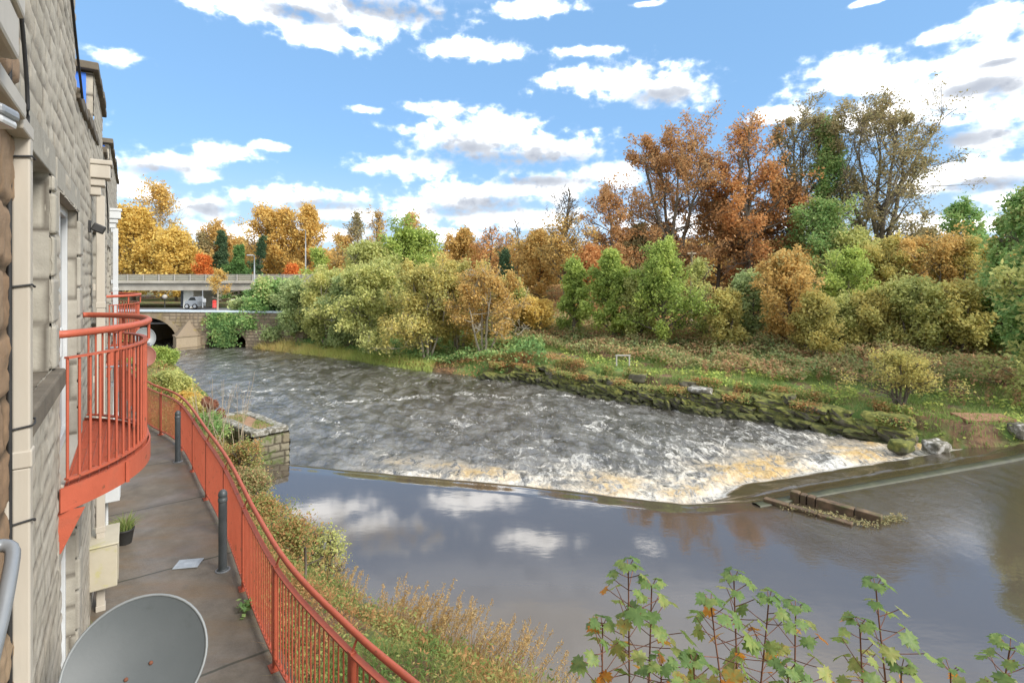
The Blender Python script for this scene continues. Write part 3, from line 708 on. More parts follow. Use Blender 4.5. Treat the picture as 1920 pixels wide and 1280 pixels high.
while s < cum[-1]-.1:
    p_ = fat(s); t_ = ftan(s); A = np.array([[t_[0],t_[1],0],[-t_[1],t_[0],0],[0,0,1]])
    pm = MB(); box(pm, (p_[0],p_[1],2.02), (.026,.026,.54), A, .004); box(pm, (p_[0],p_[1],1.505), (.07,.06,.007), A)
    q_ = p_+np.array([-t_[1],t_[0]])*(.05 if (np.array([-t_[1],t_[0]])@ND[:2]) > 0 else -.05)
    tubes(pm, np.array([[p_[0],p_[1],2.54],[p_[0]*.5+q_[0]*.5,p_[1]*.5+q_[1]*.5,2.60],[q_[0],q_[1],2.645]]), .011, 6)
    pm.build('post', M['red_paint'], fl)
    bars = MB(); k = s+.085
    while k < min(s+BAY-.06, cum[-1]):
        c_ = fat(k); tubes(bars, np.array([[c_[0],c_[1],1.60],[c_[0],c_[1],2.54]]), .0075, 6); k += .088
    if bars.n: bars.build('bar_panel', M['red_paint'], fl, True)
    s += BAY

# ------------------------------------------------------------------ bollards
def bollard(x, y, label):
    t = thing('bollard', label, 'bollard', (x, y, 1.5), 'dark bollards along the path')
    b_ = MB(); lathe(b_, [(.085,0),(.085,.012),(.058,.02),(.054,.03),(.053,.93),(.053,.95)], (x, y, 1.5), seg=20); b_.build('post', M['bollard'], t, True)
    c_ = MB(); lathe(c_, [(.057,.94),(.060,.95),(.060,.985),(.055,.99),(.055,1.02),(.059,1.025),(.059,1.04),(.052,1.07),(.034,1.095),(.012,1.105),(.002,1.106)], (x, y, 1.5), seg=20)
    c_.build('cap', M['bollard'], t, True)
    lathe(c_ := MB(), [(.095,0.0),(.095,.008),(.085,.014)], (x, y, 1.5), seg=20); c_.build('base_flange', M['grey_metal'], t)
bollard(-3.97, 7.32, 'dark grey bollard nearer the viewer beside the wide part of the path')
bollard(-7.25, 11.57, 'dark grey bollard further down the path beside the balcony')

# ------------------------------------------------------------------ satellite dishes
def dish(label, c, nrm, rx_, ry_, mat, depth=.1, bolts=True, group=None):
    nrm = np.asarray(nrm, float); nrm /= np.linalg.norm(nrm)
    a = np.cross(UP, nrm); a /= np.linalg.norm(a); b = np.cross(nrm, a); c = np.asarray(c, float)
    t = thing('satellite_dish', label, 'satellite dish', c, group)
    th = np.arange(48)/48*2*np.pi
    def ringv(k, off, ex=0): return c+nrm*(depth*(k*k-1)+off)+(rx_*k+ex)*np.cos(th)[:,None]*a+(ry_*k+ex)*np.sin(th)[:,None]*b
    rs = np.linspace(.02, 1, 14)
    V = np.concatenate([ringv(k, 0) for k in rs]+[ringv(k, -.012) for k in rs]); n = len(rs); ii = np.arange(2*n*48).reshape(2*n, 48); jx = np.roll(ii, -1, 1)
    q1 = np.stack([ii[:n-1], ii[1:n], jx[1:n], jx[:n-1]], -1).reshape(-1,4); q2 = np.stack([ii[n:-1], jx[n:-1], jx[n+1:], ii[n+1:]], -1).reshape(-1,4)
    mb = MB(); mb.add(V, np.vstack([q1, q2]), polys=[list(ii[0]), list(ii[n][::-1])]); mb.build('reflector', M[mat], t, True)
    rp = ringv(1, .0, .003); mb = MB(); tubes(mb, np.vstack([rp, rp[:2]]), .0075, 8); mb.build('rim', M['dish_rim' if mat != 'dish_red' else 'dish_red'], t, True)
    if bolts:
        for (dx, dy) in ((-.05,-.06),(.06,-.01)):
            mb = MB(); k = math.hypot(dx/rx_, dy/ry_); lathe(mb, [(.011,0),(.010,.006),(.004,.009)], c+a*dx+b*dy+nrm*(depth*(k*k-1)+.002), nrm, 10)
            mb.build('bolt', M['rust_iron'], t, True)
    # mast back to the wall and feed arm
    mb = MB(); bk = c-nrm*(depth+.05); wall = bk-ND*max(.05, (bk@ND-W0)); wall[2] = bk[2]-.12
    tubes(mb, np.array([c-nrm*(depth+.0), bk, bk-UP*.12, wall]), .018, 8, True); box(mb, wall+ND*.012, (.08,.012,.08), np.array([WD, ND, UP])); mb.build('mount', M['grey_metal'], t, True)
    mb = MB(); f0 = c-b*ry_*1.0-nrm*.01; f1 = c-b*ry_*1.02+nrm*rx_*1.1
    tubes(mb, np.array([f0, (f0+f1)/2-b*.02, f1]), .010, 8, True); lathe(mb, [(.02,0),(.03,.02),(.03,.09),(.018,.1)], f1, -nrm+b*.45, 12); mb.build('feed_arm', M['grey_metal'], t, True)
cD = P(256, 1243, 2.95)
dish('large plain grey satellite dish low in the near left corner', cD, (.36,-.80,.62), .335, .325, 'dish_grey', .06)
dish('small pale grey satellite dish showing beside the near balcony', P(270, 633, 9.0)+ND*.02, (.75,-.5,.25), .15, .165, 'dish_rim', .04, False)
dish('small rusty red satellite dish just below the pale one', P(268, 668, 8.6)+ND*.02, (.62,-.72,.2), .15, .165, 'dish_red', .04, False)

# ------------------------------------------------------------------ fixtures on the wall
t = thing('wall_lamp', 'grey bulkhead lamp jutting out high on the near wall', 'wall lamp', P(-6, 217, 1.6))
c_ = P(-27, 216, 1.6); A = np.array([[.93,.36,.02],[-.36,.93,0],[0,0,1]]); A[2] = np.cross(A[0], A[1]); 
b_ = MB(); box(b_, c_+A[2]*.012, (.064,.055,.018), A, .012); b_.build('housing', M['grey_metal'], t)
b_ = MB(); box(b_, c_-A[2]*.016, (.058,.05,.014), A, .011); b_.build('lens', M['lamp_glass'], t)
b_ = MB(); box(b_, c_+np.array([-.13,-.02,.03]), (.07,.03,.02), A, .008); box(b_, c_+np.array([-.2,0,.03]), (.02,.06,.06), A, .008); b_.build('arm', M['grey_metal'], t)
t = thing('wall_lamp', 'small black lamp on the wall below the mossy hopper', 'wall lamp', wl(7.75, .1, 6.1))
b_ = MB(); wbox(b_, 7.7, 7.8, 0, .03, 6.03, 6.17, .008); b_.build('bracket', M['black_cable'], t)
b_ = MB(); box(b_, wl(7.75, .1, 6.08), (.07,.06,.045), np.array([WD, ND*.9-UP*.43, UP*.9+ND*.43]), .012); b_.build('housing', M['black_cable'], t)
def cable(label, pts, r=.008, mat='black_cable', name='cable', cat='cable'):
    b_ = MB(); tubes(b_, spline(pts, 30), r, 6, True); tag(b_.build(name, M[mat], None, True), label, cat)
cable('black cable running straight down the brown stone beside the downpipe', [wl(2.86,.03,8.2), wl(2.87,.028,6.4), wl(2.875,.028,4.5), wl(2.87,.03,3), wl(2.875,.028,1.5)], .009)
cable('long black cable sagging diagonally across the top of the wall', [wl(4.0,.05,8.6), wl(4.45,.055,8.05), wl(5.0,.05,7.72), wl(5.6,.05,7.4), wl(6.2,.05,7.15)], .010)
cable('short black cable looping behind the near hopper', [wl(2.98,.04,6.75), wl(3.15,.04,6.5), wl(3.22,.04,6.3), wl(3.16,.04,6.1), wl(3.0,.04,6.06)], .008)
cable('thin dark cable hanging near the far end of the wall', [wl(10.2,.06,7.3), wl(11.4,.05,7.0), wl(12.0,.05,6.6), wl(12.1,.05,6.3)], .012)
for k, (z, dz) in enumerate(((5.5,.0),(6.02,.01),(4.93,.02),(4.55,-.02),(3.42,.0),(3.2,.03))):
    b_ = MB(); pts = [wl(2.888,.02,z), wl(2.89,.094,z+.01), wl(2.93,.097,z+dz*.5), wl(2.97,.094,z+dz), wl(2.973,.02,z+dz+.02)]
    tubes(b_, np.array(pts), .0045, 5); tag(b_.build('cable_tie', M['black_cable'], None, True), ['thin black tie round the cream downpipe, below the near lamp','thin black tie round the cream downpipe, topmost of all','thin black tie round the cream downpipe, level with the window sill','thin black tie round the cream downpipe, just under the window sill','thin black tie on the cream downpipe, level with the grey dish','loose black tie on the cream downpipe, lowest of all'][k], 'cable tie', 'ties round the near downpipe')
t = thing('meter_box', 'cream meter box with a mossy top on the wall by the potted plant', 'meter box', wl(8.2, 0, 2.1))
b_ = MB(); wbox(b_, 7.88, 8.46, .0, .27, 1.86, 2.36, .012); b_.build('casing', M['meter_cream'], t)
b_ = MB(); wbox(b_, 7.86, 8.48, .0, .285, 2.362, 2.385, .008); b_.build('lid', M['meter_cream'], t)
b_ = MB(); wbox(b_, 7.93, 8.41, .2705, .278, 1.91, 2.3, .004); b_.build('door', M['meter_cream'], t)
t = thing('meter_box', 'plain white meter box further along, under the near balcony', 'meter box', wl(10.6, 0, 2.3))
b_ = MB(); wbox(b_, 10.35, 10.9, .0, .25, 2.02, 2.62, .012); b_.build('casing', M['white_pvc'], t)
b_ = MB(); wbox(b_, 10.39, 10.86, .2505, .257, 2.06, 2.58, .004); b_.build('door', M['white_pvc'], t)
for (u, z0, z1, lb) in ((8.3, 1.5, 1.86, 'short white conduit below the cream meter box'), (10.55, 1.5, 2.02, 'white conduit dropping from the plain white meter box')):
    b_ = MB(); tubes(b_, np.array([wl(u,.08,z0), wl(u,.08,(z0+z1)/2), wl(u,.08,z1)]), .022, 10, True); tag(b_.build('conduit', M['white_pvc'], None, True), lb, 'conduit')
b_ = MB(); tubes(b_, np.array([wl(9.3,.05,1.5), wl(9.3,.05,3), wl(9.3,.05,5.0)]), .035, 10, True); tag(b_.build('drainpipe', M['grey_metal'], None, True), 'slim grey drainpipe on the lower wall behind the meter box', 'drainpipe')
b_ = MB(); tubes(b_, spline([P(-40,1026,1.62), P(4,1022,1.66), P(20,1026,1.66), P(24,1040,1.64), P(16,1090,1.55), P(2,1160,1.48), P(-30,1290,1.36)], 30), .019, 10, True)
tag(b_.build('handrail', M['grey_metal'], None, True), 'bent grey metal handrail at the lower left edge', 'handrail')
# potted plant on the path
pc = G(234, 1018, 1.5)
t = thing('potted_plant', 'black pot with grassy green plant standing against the wall', 'potted plant', pc)
b_ = MB(); lathe(b_, [(.085,0),(.09,.01),(.118,.20),(.126,.205),(.126,.225),(.112,.225),(.105,.19)], pc, seg=24); b_.build('pot', M['pot'], t, True)
def blades(mb, base, h, w, rng, lean=.5, segs=3, tint=None, az=None, leandir=None):
    """arched grass blades: base (N,3)"""
    n = len(base); az = rng.uniform(0, 2*np.pi, n) if az is None else az
    dirv = np.stack([np.cos(az), np.sin(az), np.zeros(n)], 1); side = np.stack([-np.sin(az), np.cos(az), np.zeros(n)], 1)
    sp = rng.uniform(0, np.pi, n); side2 = np.stack([np.cos(sp), np.sin(sp), np.zeros(n)], 1)
    if leandir is not None: dirv = dirv*.5+np.asarray(leandir)*.8
    ln = rng.uniform(.2, 1, n)*lean; rows = []
    for k in range(segs+1):
        s = k/segs; wd = w*(1-s**1.5*.96)*.5
        c_ = base+dirv*(ln*h*s*s)[:,None]+UP*(h*s*(1-.35*ln*s))[:,None]
        rows += [c_-side2*wd[:,None], c_+side2*wd[:,None]]
    V = np.stack(rows, 1); ii = np.arange(V.shape[0]*V.shape[1]).reshape(V.shape[:2])
    q = np.concatenate([np.stack([ii[:,2*k], ii[:,2*k+1], ii[:,2*k+3], ii[:,2*k+2]], 1) for k in range(segs)])
    tint = rng.uniform(0, 1, n) if tint is None else tint
    mb.add(V.reshape(-1,3), q, tint=np.repeat(tint, V.shape[1]))
rng = R_(5); nb = 260; r_ = rng.uniform(0,.1,nb); a_ = rng.uniform(0,6.28,nb)
b_ = MB(); blades(b_, pc+np.stack([r_*np.cos(a_), r_*np.sin(a_), np.full(nb,.2)],1), rng.uniform(.12,.3,nb), np.full(nb,.012), rng, 1.1, 3, az=a_); b_.build('leaves', M['leaf_grass'], t)
# flat grey plate standing in for a puddle on the path
pc = G(353, 1056, 1.508); b_ = MB(); box(b_, pc, (.16,.12,.006), np.array([WD*0+np.array([.98,.17,0]), np.array([-.17,.98,0]), UP]), .004)
tag(b_.build('puddle_plate', simple('puddle_grey', [(.3,(.26,.29,.32)),(.7,(.4,.44,.48))], 14, .35, .15, 60), None), 'small flat grey plate standing in for a puddle on the path', 'puddle')

# ------------------------------------------------------------------ stone pier by the weir
t = thing('stone_pier', 'square mossy stone pier standing in the water at the near end of the weir', 'pier', (-8, 17, -.5))
c0 = np.array([-7.72,15.85]); c1 = np.array([-6.95,16.6]); c3 = np.array([-9.95,17.75]); c2 = c1+(c3-c0)
PT = .86
mb = MB()
for a, b in ((c3,c0),(c0,c1),(c1,c2),(c2,c3)):
    L = np.linalg.norm(b-a); ud = np.array([*(b-a)/L,0]); nd_ = np.array([ud[1],-ud[0],0])
    stone_face(mb, np.array([*a,0]), ud, nd_, np.linspace(0, L, int(L/.022)), np.arange(-1.0, PT-.16, .022), rowh=(.18,.30), blk=(.22,.5), amp=.045, gap=.016, seed=int(L*100), wob=.04, rough=.014)
mb.build('masonry', M['pierstone'], t, True)
mb = MB(); rng = R_(12); cen = (c0+c1+c2+c3)/4
for a, b in ((c3,c0),(c0,c1),(c1,c2),(c2,c3)):
    L = np.linalg.norm(b-a); ud = np.array([*(b-a)/L,0]); nd_ = np.array([ud[1],-ud[0],0]); k = 0.0
    while k < L-.15:
        w_ = min(rng.uniform(.4,.7), L-k)
        box(mb, np.array([*a,PT-.08])+ud*(k+w_/2)-nd_*(.12+rng.uniform(-.02,.02))+UP*rng.uniform(-.015,.015), (w_/2-.004,.15,.085), np.array([ud,nd_,UP]), .04); k += w_
mb.build('coping', simple('pier_cap', [(.3,(.10,.095,.075)),(.5,(.19,.18,.145)),(.58,(.42,.41,.38)),(.66,(.17,.16,.12))], 9, .95, .6, 16), t)
mb = MB(); V = [np.array([*(cen+(p_-cen)*.86), PT-.1]) for p_ in (c0,c1,c2,c3)]; prism(mb, V, (0,0,.06)); mb.build('top_soil', M['terracotta_soil'], t)
mb = MB(); n_ = 1500; w_ = rng.dirichlet(np.ones(4)*.8, n_); B = np.stack([w_@np.array(V)[:,k] for k in range(3)],1); B[:,2] = PT-.05
keep = (np.abs(B[:,0]-cen[0]+.3*(B[:,1]-cen[1])) > .18); B = B[keep]
blades(mb, B, rng.uniform(.04,.13,len(B)), np.full(len(B),.014), rng, .8, 2); mb.build('weeds', M['leaf_grass'], t)
# rusty sluice gear
t = thing('sluice_gear', 'rusty iron sluice winding gear beside the pier', 'winding gear', P(405, 775, 17.8))
g0 = P(392, 783, 17.6)
b_ = MB()
for dx, hh in ((0,.95),(.42,.62)):
    q_ = g0+np.array([dx,-.1*dx,-.35]); box(b_, q_+UP*hh*.5, (.055,.06,hh*.5), None, .01)
box(b_, g0+np.array([.2,0,.05]), (.34,.05,.05), None, .01); b_.build('frame', M['rust_iron'], t)
for dx, hz, r0 in ((-.02,.55,.16),(.2,.46,.15),(.44,.22,.11)):
    b_ = MB(); c_ = g0+np.array([dx,-.1,hz]); lathe(b_, [(.03,-.09),(r0*.7,-.07),(r0,-.05),(r0,.05),(r0*.7,.07),(.03,.09)], c_, (.3,-1,.1), 14)
    for a in range(10):
        th = a/10*6.283; box(b_, c_+np.array([math.cos(th)*r0*.98,0.0,math.sin(th)*r0*.98]), (.022,.05,.022))
    b_.build('cog', M['rust_iron'], t)

# ------------------------------------------------------------------ quay of mossy boulders
def rocktpl(n=6):
    vs = []; fs = []; 
    bm = bmesh.new(); bmesh.ops.create_cube(bm, size=2); bmesh.ops.subdivide_edges(bm, edges=bm.edges[:], cuts=n-1, use_grid_fill=True)
    bm.verts.index_update()
    V = np.array([v.co[:] for v in bm.verts]); Fq = np.array([[v.index for v in f.verts] for f in bm.faces]); bm.free()
    p = 5.5; V = V/(np.abs(V)**p).sum(1, keepdims=True)**(1/p); return V, Fq
RV, RF = rocktpl()
def rock(mb, c, h, A, rng, rough=.16):
    sd_ = int(rng.integers(1e6)); o = rng.uniform(-50, 50, 3)
    d = 1+rough*fbm(RV[:,0]*1.1+o[0]+RV[:,2]*.7, RV[:,1]*1.1+o[1]-RV[:,2]*.5, sd_, 3)
    V = (RV*d[:,None])*np.asarray(h); mb.add(np.asarray(c)+V@np.asarray(A), RF, tint=rng.uniform())
def mossrock(name, moss_amt):
    m, nt, out = newmat(name); pw = pos(nt)
    c = ramp(nt, noise(nt, pw, 3.5, 7, .7), [(.3,(.055,.05,.038)),(.55,(.13,.12,.085)),(.7,(.24,.22,.16)),(.8,(.40,.38,.32))])
    ge = nt.nodes.new('ShaderNodeNewGeometry'); sx = nt.nodes.new('ShaderNodeSeparateXYZ'); nt.links.new(ge.outputs['Normal'], sx.inputs[0])
    f = math_(nt, 'ADD', math_(nt, 'MULTIPLY', sx.outputs[2], .32), math_(nt, 'ADD', math_(nt, 'MULTIPLY', attr(nt, 'tint'), .22), noise(nt, pw, 1.6, 6, .7)))
    mc = ramp(nt, noise(nt, pw, 6, 4), [(.3,(.05,.065,.016)),(.5,(.12,.13,.028)),(.7,(.23,.22,.05))])
    c = mixc(nt, maprange(nt, f, moss_amt, moss_amt+.14), c, mc)
    px_ = nt.nodes.new('ShaderNodeSeparateXYZ'); nt.links.new(pw, px_.inputs[0])
    wet = maprange(nt, px_.outputs[2], -.5, -.05, 1, 0)
    c = mixc(nt, math_(nt, 'MULTIPLY', wet, .7), c, (.03,.033,.016))
    princ(nt, out, c, .9, 0, bump(nt, noise(nt, pw, 22, 5), .7, .02)); return m
M['mossrock'] = mossrock('mossrock', .595); M['mossrock2'] = mossrock('mossrock_dry', .78)
QUAY = spline([(-2.2,31.4),(-.9,30.95),(1.2,29.9),(4.3,26.65),(8,23.6),(10.8,21.9),(12.3,20.45),(13.6,19.1),(14.1,18.5)], 400)
qc = np.r_[0, np.cumsum(np.linalg.norm(np.diff(QUAY, axis=0), axis=1))]
rng = R_(77); mb = MB()
for crs, (zc, hz, back) in enumerate(((-.66,.20,-.10),(-.40,.17,.05),(-.15,.16,.20),(.08,.15,.38),(.28,.13,.58))):
    k = rng.uniform(0, .4)
    while k < qc[-1]-.2:
        big = 1+.5*ss(.55, .95, k/qc[-1])
        L = rng.uniform(.28, .95)*big
        p_ = np.array([np.interp(k+L/2, qc, QUAY[:,0]), np.interp(k+L/2, qc, QUAY[:,1])]); q_ = np.array([np.interp(k+L/2+.2, qc, QUAY[:,0]), np.interp(k+L/2+.2, qc, QUAY[:,1])])
        t_ = (q_-p_)/np.linalg.norm(q_-p_); nn = np.array([-t_[1], t_[0]]); nn = nn if nn@np.array([.6,.8]) > 0 else -nn
        drop = (crs == 4 and (rng.uniform() < .5 or k/qc[-1] > .8)) or (crs == 3 and rng.uniform() < .2) or (crs > 1 and k/qc[-1] < .1)
        if not drop:
            yaw = rng.uniform(-.3,.3); tt = np.array([t_[0]*math.cos(yaw)-t_[1]*math.sin(yaw), t_[0]*math.sin(yaw)+t_[1]*math.cos(yaw), 0]); n3 = np.array([-tt[1],tt[0],0])
            up_ = np.array([0,0,1])+tt*rng.uniform(-.22,.22)+n3*rng.uniform(-.15,.15); up_ /= np.linalg.norm(up_)
            pp = p_+nn*(back+.12+rng.uniform(-.14,.14))
            rock(mb, (pp[0],pp[1],zc+rng.uniform(-.07,.07)+.16*(big-1)*(crs-1)*.5), (L*.54, rng.uniform(.26,.42), hz*rng.uniform(.75,1.35)*(.75+.35*big)), np.array([tt,n3,up_]), rng, .5)
        k += L*.97
tag(mb.build('river_wall', M['mossrock'], None, False), 'mossy dry stone quay wall of big boulders along the far bank', 'wall')
def boulder(px, py, z, h, mat, label, seed, yaw=0.0):
    c_ = G(px, py, z)
    if z < .25: c_[2] = max(-.3, float(ground_z(c_[:1], c_[1:2])[0])-.06)
    else: c_ = c_+np.array([.22,.42,-.08])
    rg_ = R_(seed); mb = MB(); A = np.array([[math.cos(yaw),math.sin(yaw),0],[-math.sin(yaw),math.cos(yaw),0],[0,0,1]])
    rock(mb, c_+UP*h[2]*.5, h, A, rg_, .26); tag(mb.build('boulder', M[mat], None, True), label, 'boulder')
boulder(1756, 818, .15, (.38,.27,.2), 'rock_lichen', 'white lichen spotted boulder on the bank at the end of the weir', 3, .3)
boulder(1912, 812, .2, (.26,.24,.26), 'rock_lichen', 'pale lichen covered boulder at the right edge of the picture', 4)
boulder(1690, 842, -.3, (.36,.28,.2), 'mossrock', 'dark green mossy boulder at the corner where quay meets weir', 6, .5)
boulder(1310, 735, .42, (.5,.3,.14), 'rock_lichen', 'long pale flat boulder on top of the quay wall', 7, -.6)
boulder(1192, 712, .45, (.42,.3,.24), 'mossrock2', 'rounded grey brown boulder on top of the quay wall', 8, -.6)
boulder(1288, 722, .5, (.4,.3,.17), 'mossrock2', 'brownish boulder tilted on the quay beside the pale flat one', 9, -.3)
for (px, py, hx, hy, lb, yaw) in ((1846, 790, .85, .45, 'rusty red brown slab lying on the grass near the right edge', -.1), (1838, 814, .85, .42, 'brown stone slab nearer the water below the rusty one', -.05)):
    c_ = G(px, py, .35 if py < 800 else .2); c_[2] = float(ground_z(c_[:1], c_[1:2])[0])+.03; mb = MB(); box(mb, c_, (hx,hy,.05), np.array([[math.cos(yaw),math.sin(yaw),0],[-math.sin(yaw),math.cos(yaw),0.04],[0,-.04,1]]), .015)
    tag(mb.build('slab', M['rust_slab'], None), lb, 'slab')

# timber trough lying across the weir apex
t = thing('timber_trough', 'rotten mossy timber trough of two beams lodged at the weir corner', 'timber', G(1560, 960, 0))
M['wet_timber'] = simple('wet_timber', [(.3,(.05,.035,.022)),(.55,(.13,.085,.05)),(.75,(.22,.14,.085))], 5, .75, .5, 30, stretch=(1,1,1), stain=((.09,.10,.03), 3, .5, .7))
def beam(px0, py0, px1, py1, z0, z1, hw, hh, name, cuts=()):
    a = G(px0, py0, z0); b = G(px1, py1, z1); d = b-a; L = np.linalg.norm(d); d /= L; n_ = np.cross(UP, d); n_ /= np.linalg.norm(n_); u_ = np.cross(d, n_)
    mb = MB(); ks = [0]+list(cuts)+[1]; rg_ = R_(int(px0))
    for k0, k1 in zip(ks[:-1], ks[1:]): box(mb, a+d*L*(k0+k1)/2+u_*rg_.uniform(-.012,.012), (L*(k1-k0)/2-.012, hw, hh*rg_.uniform(.9,1.05)), np.array([d,n_,u_]), .02)
    mb.build(name, M['wet_timber'], t)
beam(1482, 927, 1655, 976, .10, .05, .10, .13, 'tall_beam', (.12,.2,.3,.72)); beam(1432, 936, 1600, 985, .03, .0, .09, .06, 'low_beam', (.3,.62))
mb = MB(); rng = R_(31); n_ = 700
n_ = 380
k = rng.uniform(0,1,n_); a = np.array([G(1480,948,.05)+(G(1640,984,.05)-G(1480,948,.05))*q_ for q_ in k]); a += rng.normal(0,.12,(n_,3))*np.array([1,.7,.15]); a[:,2] = np.maximum(a[:,2], .02)
k2 = rng.uniform(0,1,240); a2 = np.array([G(1650,976,.05)+(G(1692,968,.05)-G(1650,976,.05))*q_ for q_ in k2])+rng.normal(0,.06,(240,3))*np.array([1,1,.5]); a = np.vstack([a, a2])
def leafq(mb, c, s, rng, tint, asp=.6, upb=.3):
    n = len(c); nv = rng.normal(0,1,(n,3)); nv[:,2] = np.abs(nv[:,2])+upb; nv /= np.linalg.norm(nv,axis=1,keepdims=True)
    a = np.cross(nv, rng.normal(0,1,(n,3))); a /= np.linalg.norm(a,axis=1,keepdims=True)+1e-9; b = np.cross(nv, a)
    s = np.broadcast_to(s, (n,))[:,None]; a = a*s; b = b*s*asp
    V = np.stack([c-a, c-b*.9+a*.1, c+a, c+b*.9+a*.1], 1); ii = np.arange(n*4).reshape(n,4)
    mb.add(V.reshape(-1,3), ii, tint=np.repeat(tint, 4))
leafq(mb, a, .035, rng, rng.uniform(0,1,len(a)), .6, .8)
mb.build('leaf_litter', M['leaf_brown'], t)

# ------------------------------------------------------------------ old road bridge
t = thing('stone_bridge', 'old brown stone arched road bridge at the far end of the river', 'bridge', (-26, 46, -.5))
BY = 44.6; x0b, x1b = -46.0, -19.5
arches = [(-30.4, 2.45, -.2, 2.15), (-23.9, 1.7, -.3, 1.25), (-37.5, 2.4, -.2, 2.1)]
Ub = np.arange(x0b, x1b+.01, .07)
def ptop(x): return 2.35+.10*np.sin((x+46)/26*3.14)
def soffit(x):
    z = np.full(np.shape(x), -1.5)
    for (cx, hw, zs, rise) in arches: z = np.where(np.abs(x-cx) < hw, np.maximum(z, zs+rise*np.sqrt(np.clip(1-((x-cx)/hw)**2, 0, 1))), z)
    return z
mb = MB(); Zb = np.arange(-1.5, 2.6, .06); tmp = MB()
stone_face(tmp, np.array([0,BY,0]), np.array([1.,0,0]), np.array([0,-1.,0]), Ub, Zb, rowh=(.18,.3), blk=(.3,.7), amp=.03, seed=5, gap=.03)
V = tmp.V[0]; q = tmp.F4[0]; cx = V[q][:,:,0].mean(1); cz = V[q][:,:,2].mean(1); keep = (cz > soffit(cx)) & (cz < ptop(cx))
mb.add(V, q[keep], tint=tmp.A['tint'][0][1], mortar=tmp.A['mortar'][0][1])
for (cx, hw, zs, rise) in arches:      # barrel vaults
    th = np.linspace(0, np.pi, 30); a = np.stack([cx+hw*np.cos(th), np.full(30, BY+.02), zs+rise*np.sin(th)], 1); a = np.vstack([[cx+hw, BY+.02, -1.6], a, [cx-hw, BY+.02, -1.6]])
    b = a+np.array([0,7.,0]); ii = np.arange(len(a)); mb.add(np.vstack([a,b]), np.stack([ii[:-1], ii[1:], ii[1:]+len(a), ii[:-1]+len(a)],1), tint=.4, mortar=.2)
mb.build('spandrel_wall', M['bridgestone'], t, True)
for (cx, hw, zs, rise) in arches:
    mb = MB(); th = np.linspace(0, np.pi, 20)
    for a, b in zip(th[:-1], th[1:]):
        pl = [np.array([cx+(hw+e)*math.cos(w), BY-.05, zs+(rise+e)*math.sin(w)]) for e, w in ((0,a),(.36,a),(.36,b),(0,b))]; prism(mb, pl, (0,.2,0), tint=(a*7)%1, mortar=.05)
    mb.build('arch_ring', M['bridgestone'], t)
mb = MB(); pxs = np.arange(x0b, x1b, 1.0)
for a in pxs: box2(mb, (a+.01, BY-.1, ptop(a+.5)+.002), (a+.99, BY+.4, ptop(a+.5)+.15), .02)
mb.build('parapet_coping', M['pale_blue'], t)
mb = MB(); box2(mb, (x0b, BY+.35, 1.4), (x1b+8, BY+7, 1.52)); mb.build('roadway', M['road'], t)
mb = MB()      # cutwater between the arches
cx = -27.1; w_ = .92
pl = [(cx-w_, BY, -1.5), (cx-w_, BY-.5, -1.5), (cx+.1, BY-1.7, -1.5), (cx+w_+.15, BY-.5, -1.5), (cx+w_+.15, BY, -1.5)]
prism(mb, pl, (0,0,2.05), tint=.7, mortar=.0)
b5 = [np.array(p_)+UP*2.052 for p_ in pl]; ap = np.array([cx+.1, BY-.02, 1.75]); 
mb.add(np.vstack([b5, ap]), tris=[(0,1,5),(1,2,5),(2,3,5),(3,4,5)], tint=.15, mortar=.2)
for k in range(2): prism(mb, [(p_[0]+(p_[0]-cx)*.06, p_[1]-.06*(BY-p_[1]), p_[2]+2.0-k*.9) for p_ in pl], (0,0,.09), tint=.4, mortar=.1)
mb.build('cutwater', M['bridgestone'], t)
mb = MB(); stone_face(mb, np.array([-22.1,44.3,0]), np.array([.985,-.17,0]), np.array([-.17,-.985,0]), np.arange(0,5.2,.07), np.arange(-1.2,1.0,.06), rowh=(.2,.32), blk=(.3,.6), amp=.04, seed=15, gap=.03)
prism(mb, [(-22.1,44.33,-1.2),(-17,43.45,-1.2),(-17,46,-1.2),(-22.1,46,-1.2)], (0,0,2.15), tint=.5, mortar=.2)
mb.build('abutment', M['bridgestone'], t, True)

# ------------------------------------------------------------------ overpass
t = thing('overpass', 'grey concrete road overpass with white railings behind the old bridge', 'overpass', (-40, 66, 1.6))
mb = MB(); box2(mb, (-95, 65, 3.62), (-14, 75, 4.5), .03); box2(mb, (-95, 64.7, 4.502), (-14, 75.3, 4.82), .03); mb.build('deck', M['concrete'], t)
mb = MB(); 
for z in (5.05, 5.3, 5.55): box2(mb, (-95, 64.86, z-.035), (-14, 64.94, z+.035))
mb.build('guard_rail', M['weathered_white'], t)
mb = MB(); box2(mb, (-95, 64.95, 4.83), (-14, 65.02, 5.5)); mb.build('parapet_panel', simple('rail_mesh', [(.3,(.34,.33,.24)),(.7,(.44,.42,.32))], 1.5, .8, .1, 10), t)
pm = MB(); box(pm, (0,0,0), (.05,.05,.4)); pme = pm.mesh('rail_post', M['weathered_white'])
for x in np.arange(-60, -15, 1.9):
    o = link('rail_post', pme, None); o.parent = t; o.matrix_parent_inverse = Matrix.Translation(-Vector(t.location)); o.location = (x, 64.8, 5.2)
for x, w_ in ((-40.3,.52),(-32.3,.42)):
    mb = MB(); prism(mb, [(x-w_,66.2,1.3),(x+w_*.9,66.2,1.3),(x+w_*.95,66.2,2.5),(x+w_*1.5,66.2,3.0),(x+w_*1.5,66.2,3.6),(x-w_*.9,66.2,3.6)], (0,5.5,0)); mb.build('column', M['white_wash'], t)
mb = MB(); box2(mb, (-43.5,70,1.3), (-41.0,74,3.6), .03); mb.build('pier_wall', simple('blue_grey', [(.3,(.18,.20,.25)),(.7,(.28,.31,.37))], 1.5, .9, .1, 10), t)
